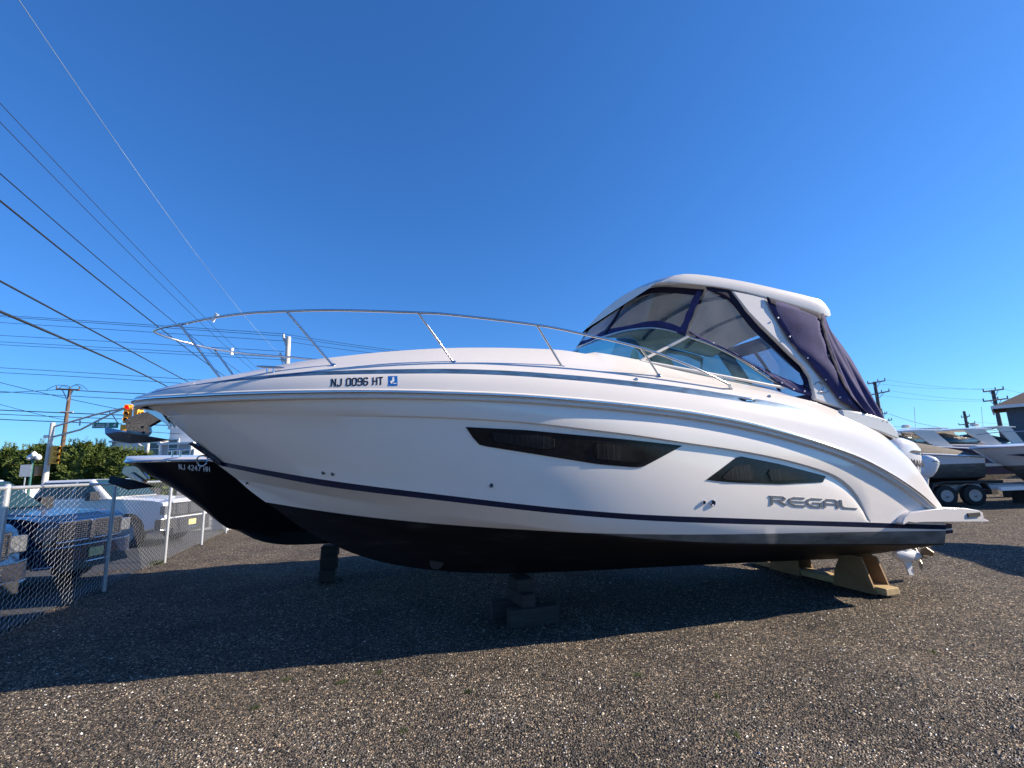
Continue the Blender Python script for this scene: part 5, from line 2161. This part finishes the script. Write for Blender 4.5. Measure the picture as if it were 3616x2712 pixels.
# ------------------------------------------------------------------ utility poles
def pole(px, py_top, Y, r, m, label, arms=(), name='utility_pole', group=None):
    t = at(px, py_top, Y)
    e = empty(name, (t.x, Y, 0))
    tag(e, label, 'utility pole', group)
    mb = MB()
    mb.tube([(0, 0, 0), (0, 0, t.z)], [r * 1.25, r * .85], 12)
    mb.build('shaft', m, e, smooth=50)
    for (xa, ya, xb, yb) in arms:
        A, B_ = at(xa, ya, Y), at(xb, yb, Y)
        A = Vector((A.x - t.x, -.15, A.z))
        B_ = Vector((B_.x - t.x, -.15, B_.z))
        mb = MB()
        mb.tube([A, B_], .09 if Y > 40 else .07, 6)
        arm = mb.build('crossarm', m, e)
        mid = (A + B_) / 2
        mb = MB()
        for p in (A, A * .4 + B_ * .6, B_):
            mb.tube([p, p + Vector((0, 0, .35 if Y > 40 else .22))], .06 if Y > 40 else .04, 6)
        mb.build('insulator', MT['poleg'], arm)
        mb = MB()
        for p in (A * .75 + B_ * .25, A * .25 + B_ * .75):
            mb.tube([p, Vector((0, -.1, mid.z - .8))], .035, 5)
        mb.build('brace', MT['galv'], arm)
    return e, t


bp, bt = pole(248, 1373, 34, .125, MT['pole'], 'tall brown wooden utility pole rising above the hedge at left', [(206, 1375, 286, 1378)])
mb = MB()
for (x0, y0, x1, y1, h) in [(165, 1377, 246, 1371, 14), (206, 1373, 250, 1368, 10), (250, 1368, 290, 1374, 11), (246, 1370, 309, 1377, 16)]:
    pts = []
    for t in np.linspace(0, 1, 9):
        v = at(x0 + (x1 - x0) * t, y0 + (y1 - y0) * t - h * sin(pi * t), 34)
        pts.append(v - Vector((bt.x, 34, 0)))
    mb.tube(pts, .018, 5)
mb.build('jumper_wire', MT['cable'], bp)
mb = MB()
mb.tube([at(228, 1456, 34) - Vector((bt.x, 34.3, 0)), at(272, 1457, 34) - Vector((bt.x, 34.3, 0))], .05, 6)
mb.build('lower_crossarm', MT['polew'], bp)

wp, wt = pole(1019, 1190, 42, .24, MT['polew'], 'pale pole with two short curved arms rising behind the cruiser foredeck', [])
mb = MB()
w0 = Vector((wt.x, 42, 0))
for (xa, ya, xb, yb, xc, yc) in [(1001, 1181, 1002, 1196, 1012, 1208), (989, 1247, 992, 1260, 1004, 1275)]:
    mb.tube([at(xa, ya, 42) - w0, at(xb, yb, 42) - w0, at(xc, yc, 42) - w0], .11, 8)
    mb.tube([at(xa + 3, ya + 22, 42) - w0, at(xc - 4, yc + 12, 42) - w0], .04, 6)
mb.build('bracket_arm', MT['polew'], wp, smooth=50)

grpP = 'grey twin crossarm poles behind the boats at right'
pole(3088, 1348, 60, .21, MT['poleg'], 'grey twin crossarm pole just right of the cruiser canvas', [(3062, 1356, 3122, 1345), (3071, 1395, 3137, 1382)], group=grpP)
pole(3111, 1443, 85, .2, MT['poleg'], 'small distant pole partly behind the cruiser stern', [(3112, 1462, 3130, 1460), (3122, 1486, 3147, 1483)], group=grpP)
pole(3404, 1452, 85, .24, MT['poleg'], 'smaller grey pole halfway along the row of boats at right', [(3393, 1474, 3421, 1470), (3384, 1501, 3440, 1494)], group=grpP)
pole(3505, 1377, 55, .21, MT['poleg'], 'nearest grey twin crossarm pole beside the shingled house', [(3469, 1384, 3539, 1375), (3469, 1418, 3554, 1408)], group=grpP)


# ------------------------------------------------------------------ overhead wires
def wire(label, pts, r, m, grp):
    P = [at(*p) for p in pts]
    A, C = P[0], P[-1]
    sag, tm = 0., .5
    if len(P) == 3:
        # how far the wire hangs below its chord where the photograph shows its middle
        best = 1e9
        for t in np.linspace(.02, .98, 97):
            p = A + (C - A) * float(t)
            v = np.array([p.x, p.y, p.z - CAM_H])
            c = v @ fwd
            u_, w_ = 1808 + FPX * (v @ RT) / c, 1356 - FPX * (v @ UP) / c
            if abs(u_ - pts[1][0]) < best:
                best, tm, sag = abs(u_ - pts[1][0]), float(t), (w_ - pts[1][1]) * c / FPX
    k = sag / (tm * (1 - tm))
    t0 = -.9 if pts[0][0] < 0 else 0
    t1 = 1.6 if pts[-1][0] > 3616 else 1
    out = []
    for t in np.linspace(t0, t1, 31):
        t = float(t)
        h = k * t * (1 - t) if 0 <= t <= 1 else (k * t if t < 0 else -k * (t - 1))
        out.append(A + (C - A) * t + Vector((0, 0, h)))
    o0 = out[0].copy()
    mb = MB()
    mb.tube([p - o0 for p in out], r, 6)
    o = mb.build('overhead_wire', m, None, smooth=60, loc=tuple(o0))
    tag(o, label, 'wire', grp)
    return o


G1 = 'wires descending from upper left to the cruiser bow'
wire('thickest black cable sloping down to the cruiser bow light', [(-60, 1075, 9), (300, 1231, 15), (640, 1392, 34)], .030, MT['cable'], G1)
wire('second thick black cable sloping down just above the bow stripe', [(-60, 960, 10), (340, 1172, 17), (720, 1378, 36)], .024, MT['cable'], G1)
wire('black cable passing behind the tip of the bow rail', [(-60, 660, 10), (362, 1000, 20), (800, 1333, 42)], .024, MT['cable'], G1)
wire('thin cable sloping down just right of the bow rail tip', [(-60, 560, 11), (450, 1002, 20), (870, 1330, 42)], .016, MT['cable'], G1)
wire('lower of two fine parallel wires crossing the bow rail', [(-60, 370, 11), (500, 935, 20), (920, 1330, 42)], .011, MT['cable'], G1)
wire('upper of two fine parallel wires crossing the bow rail', [(-60, 300, 11), (530, 925, 20), (940, 1330, 42)], .011, MT['cable'], G1)
wire('single pale blue wire coming down from the top left corner', [(40, -40, 10), (500, 620, 18), (1000, 1262, 42)], .010, MT['cable_l'], G1)
G2 = 'level wires crossing the lower left sky'
lv = [(1113, 1179, .022), (1118, 1187, .022), (1139, 1204, .02), (1185, 1241, .02), (1208, 1262, .02), (1218, 1271, .02)]
for k, (ya, yb, r) in enumerate(lv):
    wire(['top', 'second', 'third', 'fourth', 'fifth', 'sixth'][k] + ' level wire from the top, running from the left edge to the pale pole', [(-60, ya - 4, 42), (480, (ya + yb) / 2 - 2, 42), (1003, yb, 42)], r, MT['cable'], G2)
for k, (ya, yb) in enumerate([(1179, 1256), (1187, 1262), (1204, 1272)]):
    wire(['upper', 'middle', 'lower'][k] + ' wire running right from the pale pole to the cabin roof', [(1003, ya, 42), (1280, (ya + yb) / 2 - 1 + 6, 44), (1640, yb + 6, 46)], .018, MT['cable'], G2)
for k, (x1, y0, y1) in enumerate([(720, 1298, 1347), (660, 1316, 1359)]):
    wire(['upper', 'lower'][k] + ' of two wires ending behind the bow stripe', [(-60, y0 - 3, 40), (330, (y0 + y1) / 2 - 4, 40), (x1 + 60, y1, 40)], .022, MT['cable'], G2)
G3 = 'low cables around the brown utility pole'
low = [('thick cable just above the signal arm', (-60, 1445), (440, 1466), .035), ('thick cable crossing the signal arm', (-60, 1460), (450, 1480), .026), ('thick cable behind the signal mast top', (-60, 1478), (430, 1497), .032),
       ('cable running right from the brown pole crossarm', (270, 1379), (560, 1392), .03), ('cable below the brown pole crossarm', (-60, 1378), (520, 1414), .022), ('cable running left from the brown pole crossarm', (-60, 1389), (206, 1376), .02),
       ('sloping cable meeting the signal head', (-60, 1335), (430, 1447), .022), ('sloping cable under the thick cables at left', (-60, 1410), (240, 1485), .018), ('thin wire below the street sign', (500, 1522), (640, 1532), .02), ('thick wire right of the anchor shank', (460, 1497), (620, 1502), .032)]
for lab, a, b, r in low:
    mid = ((a[0] + b[0]) / 2, (a[1] + b[1]) / 2 + (4 if 'sloping' in lab else 1))
    wire(lab, [(a[0], a[1], 34.4), (mid[0], mid[1], 34.4), (b[0], b[1], 34.4)], r, MT['cable'], G3)
G4 = 'thin wires between the poles at right'
for k, (a, b, dy) in enumerate([((3122, 1340), (3470, 1376), 6), ((3062, 1350), (3505, 1372), 10), ((3137, 1378), (3470, 1412), 7), ((3080, 1392), (3500, 1415), 10), ((3139, 1461), (3506, 1516), 22), ((3142, 1505), (3640, 1516), 8), ((3147, 1520), (3300, 1533), 0), ((3539, 1371), (3640, 1392), 3), ((3554, 1404), (3640, 1418), 3), ((3440, 1490), (3640, 1500), 2)]):
    names = ['topmost wire between the two tall poles', 'second wire between the two tall poles', 'third wire between the two tall poles', 'fourth wire between the two tall poles', 'deeply sagging wire from the small distant pole', 'low wire just above the boats', 'short pale wire beside the cruiser stern', 'upper wire above the shingled house',
             'lower wire above the shingled house', 'wire right of the smaller grey pole']
    wire(names[k], [(a[0], a[1], 62), ((a[0] + b[0]) / 2, (a[1] + b[1]) / 2 + dy, 60), (b[0], b[1], 58)], .022 if k in (4, 5) else .012, MT['cable'] if k in (4, 5) else MT['poleg'], G4)


# ------------------------------------------------------------------ houses
def house(name, label, px0, px1, py_top, Y, depth, mwall, mroof, rz=0., wins=(), roof='flat', cat='house'):
    a, b = at(px0, py_top, Y), at(px1, py_top, Y)
    W = (b - a).length
    H = (a.z + b.z) / 2
    e = empty(name, (a.x, Y, 0), rz)
    tag(e, label, cat)
    mb = MB()
    mb.box((W / 2, depth / 2, H / 2), (W, depth, H))
    mb.build('wall', mwall, e)
    if roof == 'flat':
        mb = MB()
        mb.box((W / 2, depth / 2, H + .1), (W + .4, depth + .4, .2))
        mb.build('roof', mroof, e)
    for (px, py, w_, h_) in wins:
        c = at(px, py, Y)
        x, z = c.x - a.x, c.z
        mb = MB()
        mb.box((x, -.03, z), (w_ + .24, .10, h_ + .24))
        fr = mb.build('window', MT['white'], e)
        mb = MB()
        mb.box((x, -.09, z), (w_, .03, h_))
        mb.build('pane', MT['winglass'], fr)
        mb = MB()
        mb.box((x, -.11, z), (w_, .03, .05))
        mb.build('glazing_bar', MT['white'], fr)
    return e, W, H


h1, W, H = house('house', 'grey sided house with white trim behind the bow of the black boat', 568, 680, 1570, 44, 8, MT['siding'], MT['white'], wins=[(613, 1584, .75, 1.6), (663, 1604, 1.0, .7)])
mb = MB()
for x in np.linspace(.1, W - .1, 2):
    mb.box((x, -.06, H / 2), (.16, .12, H))
mb.build('corner_trim', MT['white'], h1)
mb = MB()
c = at(655, 1556, 46) - Vector(h1.location)
mb.box((c.x, 4, H + .9), (3.2, 4, 1.7))
mb.box((c.x - 1.2, 3, H + 2.2), (1.6, 1.6, 1.0))
mb.build('roof_deck_house', MT['sidingw'], h1)
for dx in (0, .8, 1.6, 2.4):
    mb = MB()
    mb.box((c.x - 1.4 + dx, 1.9, H + 2.3), (.08, .08, 1.0))
    mb.build('railing_post', MT['white'], h1)
house('house', 'long white flat roofed building half hidden by the hedge under the anchor', 395, 556, 1560, 50, 10, MT['sidingw'], MT['white'], wins=[(545, 1585, 1.0, 1.2)])
h3, W, H = house('house', 'white gabled house just right of the hedge beside the cruiser stem', 690, 720, 1590, 47, 6, MT['sidingw'], MT['white'])
# shingled house at the right edge
a, b = at(3552, 1432, 38), at(3800, 1432, 38)
hr = empty('house', (a.x, 38, 0), -.80)
tag(hr, 'grey shingled house with a brown hip roof at the right edge', 'house')
W, H = 9.0, a.z
mb = MB()
mb.box((W / 2, 4, H / 2), (W, 8, H))
mb.build('wall', MT['shingle'], hr)
mb = MB()
e0 = .8
mb.add([(-e0, -e0, H - .05), (W + e0, -e0, H - .05), (W + e0, 8 + e0, H - .05), (-e0, 8 + e0, H - .05), (1.9, 3.0, H + 1.5), (W - 2.0, 3.0, H + 1.5), (W - 2.0, 5.0, H + 1.5), (1.9, 5.0, H + 1.5)],
       [(0, 3, 2, 1), (4, 5, 6, 7), (0, 1, 5, 4), (1, 2, 6, 5), (2, 3, 7, 6), (3, 0, 4, 7)])
mb.build('roof', MT['roofb'], hr)
mb = MB()
mb.box((W / 2, -e0 - .02, H - .12), (W + 2 * e0, .10, .25))
mb.box((-e0 - .02, 4, H - .12), (.10, 8 + 2 * e0, .25))
mb.build('gutter', MT['sidingw'], hr)

# ------------------------------------------------------------------ boats and trailer in the right background
black_hull = hull_mat('dark_trailer_hull', (.72, .72, .74), [1.46], bottom=(.006, .006, .008))
white_hull = hull_mat('white_blocked_hull', (.70, .71, .74), [1.05], bottom=(.01, .01, .014))
navy_hull = mat('navy_gelcoat', (.02, .035, .08), .2, var=.1, coat=.5)


def superstructure(b, L, beam, z, top=True, cover=None, tower=None):
    if cover:
        mb = MB()
        rows = []
        for X in np.linspace(L * .38, L * .97, 12):
            t = (X - L * .38) / (L * .59)
            h = .55 * (1 - t) ** .6 * sin(min(1, t * 5) * pi / 2) + .12
            W = beam / 2 * .93
            rows.append([(X, -W, z(X) + .05), (X, -W * .8, z(X) + .05 + h * .7), (X, -W * .3, z(X) + .08 + h), (X, W * .3, z(X) + .08 + h), (X, W * .8, z(X) + .05 + h * .7), (X, W, z(X) + .05)])
        mb.grid(rows, flip=True)
        mb.add(rows[-1], [tuple(range(6))])
        mb.build('mooring_cover', cover, b, smooth=60)
    if top:
        # windshield
        mb = MB()
        A = [(L * .36, 0), (L * .37, -beam * .22), (L * .42, -beam * .37), (L * .62, -beam * .41)]
        A = [(x, -y) for x, y in A[::-1][:-1]] + A
        mb.grid([[(x, y, z(x) + .10), (x + .45, y * .88, z(x) + .72 - .25 * max(0, x - L * .45))] for x, y in A])
        thick(mb.build('windshield_glass', MT['tglass'], b, smooth=60), .012)
    if tower:
        x0, x1, zt = tower
        mb = MB()
        rows = []
        for X in np.linspace(x0, x1, 9):
            t = (X - x0) / (x1 - x0)
            zz = zt - .16 * (1 - t) ** 2 - .10 * t * t
            W = beam / 2 * (.70 + .12 * sin(pi * t))
            rows.append([(X, -W, zz - .05), (X, -W, zz + .03), (X, -W * .5, zz + .10), (X, W * .5, zz + .10), (X, W, zz + .03), (X, W, zz - .05), (X, W * .5, zz + .0), (X, -W * .5, zz + .0)])
        mb.grid(rows, close=True, flip=True)
        mb.add(rows[0], [tuple(range(8))])
        mb.add(rows[-1], [tuple(reversed(range(8)))])
        mb.build('hardtop', MT['gel'], b, smooth=40)
        for s in (-1, 1):
            mb = MB()
            pr = [(x0 + (x1 - x0) * .55, zt - .08), (x0 + (x1 - x0) * .85, zt - .08), (x1 + .25, z(x1) + .05), (x1 - .55, z(x1) + .05)]
            mb.prism(pr, lambda a, c: (a, s * beam / 2 * .74, c), lambda a, c: (a, s * beam / 2 * .80, c))
            mb.build('arch_leg', MT['gel'], b)


RZ = -.42       # boats of the row point left and slightly towards the camera
# boat on the tandem trailer, stern to the right
def place_stern(px, Y, L, rz):
    s = at(px, 1640, Y)
    return (s.x - L * cos(rz), s.y - L * sin(rz), 0)


bA, hwA, zA = small_boat('trailer_boat', 'white and black runabout with a dark mesh cover and swim platform on the tandem trailer', place_stern(3385, 18.2, 7.6, -.10), -.10, L=7.6, beam=2.5, sheer=2.15, sheer_aft=1.66, keel=.8, keel_aft=.66, chine=1.2,
                         m_top=black_hull)
superstructure(bA, 7.6, 2.5, zA, True, MT['tan'], (3.0, 5.2, 2.70))
mb = MB()
mb.box((7.95, 0, 1.38), (.75, 2.2, .10))
bevel(mb.build('swim_platform', MT['gel'], bA), .02)

bB, hwB, zB = small_boat('cabin_boat', 'long white cruiser with black topsides and hardtop arch in the second row at right', place_stern(3520, 23.5, 9.5, -.10), -.10, L=9.5, beam=2.9, sheer=2.5, sheer_aft=1.8, keel=.6, keel_aft=.5, chine=1.2, m_top=navy_hull)
superstructure(bB, 9.5, 2.9, zB, True, None, (3.4, 6.6, 3.02))

bC, hwC, zC = small_boat('cabin_boat', 'white hardtop cruiser third from the stern of the big cruiser', place_stern(3640, 28.5, 9.5, -.10), -.10, L=9.5, beam=2.9, sheer=2.4, sheer_aft=2.0, keel=.6, keel_aft=.5, chine=1.2, m_top=white_hull)
superstructure(bC, 9.5, 2.9, zC, True, None, (3.2, 7.0, 3.25))

pD = at(3437, 1582, 17.0)
bD, hwD, zD = small_boat('bow_rider', 'white boat with a long dark hull window, bow pointing left at the right edge', (pD.x, pD.y, 0), .05, L=8.5, beam=2.6, sheer=1.97, sheer_aft=2.2, keel=.6, keel_aft=.5, chine=1.1, m_top=hull_mat('black_bottomed_hull', (.66, .67, .70), [1.34], bottom=(.005, .005, .007)))
mb = MB()
wn_ = [(.55, 1.72), (3.5, 1.80), (3.2, 1.58), (1.9, 1.52)]
mb.prism(wn_, lambda a, b: (a, -(hwD(a) * (.9 + .1 * (b - 1.5) / .5) + .01), b), lambda a, b: (a, -(hwD(a) * (.9 + .1 * (b - 1.5) / .5) + .025), b))
mb.build('hull_window', MT['darkglass'], bD)
mb = MB()
rr = [(.1, -.1, 2.45)] + [(X, -(hwD(X) * .9), 2.5) for X in (.5, 1.2, 2.2, 3.2, 4.5)]
mb.tube(smooth_pts(rr, 20), .014, 6)
mb.build('bow_rail', MT['chrome'], bD, smooth=50)

# the row's low trailer with two wheels
tl = empty('boat_trailer', (at(3305, 1735, 18.2).x, 18.2, 0), -.12)
tag(tl, 'tandem axle boat trailer with grey rims and black fenders under the covered runabout', 'trailer')
for dx in (-.45, .45):
    mb = MB()
    mb.lathe([(.30, -.11), (.36, -.09), (.36, .09), (.30, .11)], (dx, -1.05, .36), 'Y', 26)
    wv = mb.build('wheel', MT['tyre'], tl, smooth=40)
    mb = MB()
    mb.lathe([(.205, -.115), (.19, -.09), (.12, -.095), (.06, -.12), (.03, -.13), (.03, 0)], (dx, -1.05, .36), 'Y', 20)
    mb.build('rim', MT['rim'], wv, smooth=30)
    mb = MB()
    for k in range(6):
        a = k * pi / 3
        mb.lathe([(.025, -.104), (.025, -.095)], (dx + .13 * cos(a), -1.05, .36 + .13 * sin(a)), 'Y', 8)
    mb.build('rim_hole', MT['dark'], wv)
    mb = MB()
    mb.lathe([(.30, -.11), (.36, -.09), (.36, .09), (.30, .11)], (dx, 1.05, .36), 'Y', 20)
    mb.build('wheel', MT['tyre'], tl, smooth=40)
for s in (-1, 1):
    mb = MB()
    fe = [(-.95, .55), (-.85, .80), (-.45, .86), (.45, .86), (.85, .80), (.95, .55), (.90, .55), (.80, .76), (.45, .82), (-.45, .82), (-.80, .76), (-.90, .55)]
    mb.prism(fe, lambda a, b: (a, s * .92, b), lambda a, b: (a, s * 1.20, b))
    mb.build('fender', MT['plastic'], tl)
    mb = MB()
    mb.box((.3, s * .78, .60), (7.6, .09, .14))
    mb.build('frame_rail', MT['galv'], tl)
    mb = MB()
    mb.box((-.4, s * .55, .78), (4.5, .10, .10))
    mb.build('bunk', MT['dark'], tl)
mb = MB()
for x in (-3, -1.5, 0, 1.5, 3.8):
    mb.box((x, 0, .56), (.09, 1.6, .10))
mb.build('cross_member', MT['galv'], tl)
mb = MB()
mb.box((2.6, -.84, .66), (.4, .03, .06))
mb.build('reflector', MT['redtape'], tl)

tl2 = empty('boat_trailer', (at(3590, 1740, 17.4).x, 17.0, 0), .05)
tag(tl2, 'white trailer frame on blocks under the boat at the right edge', 'trailer')
mb = MB()
for s in (-1, 1):
    mb.box((1.6, s * .8, .62), (7.0, .09, .12))
mb.build('frame_rail', MT['white'], tl2)
for x in (-.6, 1.6):
    mb = MB()
    mb.box((x, -.8, .28), (.28, .3, .56))
    mb.build('support_block', MT['board'], tl2)

def side_window(b, hw_, z_, x0, x1, zo, h, m='darkglass', nm='hull_window'):
    mb = MB()
    pl_ = [(x0, zo), (x1 - .4, zo - .04), (x1, zo - .06), (x1 - .6, zo - h), (x0 + .5, zo - h * .8)]
    f_ = lambda a, o: -(hw_(a) * .985 + o)
    mb.prism(pl_, lambda a, c: (a, f_(a, -.02), z_(a) - c), lambda a, c: (a, f_(a, .03), z_(a) - c))
    mb.build(nm, MT[m], b)


side_window(bB, hwB, zB, 2.2, 6.0, -.0 + .30, -.28)
side_window(bC, hwC, zC, 2.2, 6.0, .30, -.28)
side_window(bA, hwA, zA, 1.2, 5.5, .14, -.10, 'redtape', 'side_stripe')
row = [('white cruiser with a dark canvas top behind the covered runabout', 3330, 26.0, 8.5, 2.35, 3.15, 'navy', 'canvas_edge'),
       ('small white hardtop boat with tan canvas between the two grey poles', 3470, 33.0, 9.0, 2.5, 3.6, 'white', 'tan'),
       ('farthest white boat in front of the shingled house', 3700, 36.0, 9.0, 2.6, 3.7, 'white', None)]
for lab, px, Y, L, sh_, ztop, hullc, cov in row:
    b_, hw_, z_ = small_boat('cabin_boat', lab, place_stern(px, Y, L, -.08), -.08, L=L, beam=2.8, sheer=sh_, sheer_aft=sh_ - .5, keel=.6, keel_aft=.5, chine=1.1, m_top=navy_hull if hullc == 'navy' else white_hull)
    superstructure(b_, L, 2.8, z_, True, MT[cov] if cov else None, (L * .36, L * .72, ztop))
    mb = MB()
    mb.tube(smooth_pts([(.1, -.1, sh_ + .55)] + [(X, -(hw_(X) * .9), z_(X) + .6) for X in (.6, 1.4, 2.4, 3.2)], 16), .018, 6)
    for X in (.8, 1.6, 2.6):
        mb.tube([(X, -(hw_(X) * .9), z_(X) + .6), (X + .15, -(hw_(X) * .9), z_(X))], .014, 5)
    mb.build('bow_rail', MT['chrome'], b_, smooth=50)
    mb = MB()
    mb.lathe([(.22, 0), (.26, .05), (.26, .14), (.18, .2)], (L * .5, 0, ztop + .10), 'Z', 14)
    mb.tube([(L * .6, .4, ztop + .05), (L * .62, .4, ztop + 1.6)], .015, 5)
    mb.build('radar_dome', MT['gel'], b_, smooth=50)
# blocks under the rows
for k, (px, Y) in enumerate([(3360, 22.0), (3500, 21.5), (3570, 19.8), (3600, 17.6)]):
    p = at(px, 1750, Y)
    timber('timber_block', (p.x, Y, 0), (.35, .35, .5), .2 * k, MT['wood'], ['dark block stack behind the tandem trailer wheels', 'dark block stack midway under the rear row', 'dark block stack nearer the right edge', 'dark block stack under the boat at the right edge'][k], 'block stacks under the boats at right')

# tilted grey blue outboard of a boat parked beyond the cruiser's stern
pe = at(3256, 1616, 15.5)
e_ = outboard(None, pe.x, pe.y, pe.z + .10, tilt=.22, text='', sc=.80)
e_.rotation_euler = (0, .25, -.1)
mb = MB()
mb.tube([(.2, 0, -.9), (.1, 0, -pe.z - .05)], .05, 8)
mb.build('engine_stand', MT['steel'], e_)
tag(e_, 'pale blue grey outboard engine on a stand just beyond the cruiser stern', 'outboard engine')

# neighbouring boat out of the picture on the right, whose bow shades the yard
bE, _, _ = small_boat('neighbour_boat', 'boat standing just outside the right edge whose shadow falls into the yard', (14.0, 10.5, 0), radians(-99), L=8.5, beam=2.7, sheer=2.5, sheer_aft=1.9, keel=.6, keel_aft=.5, chine=1.1, m_top=white_hull)
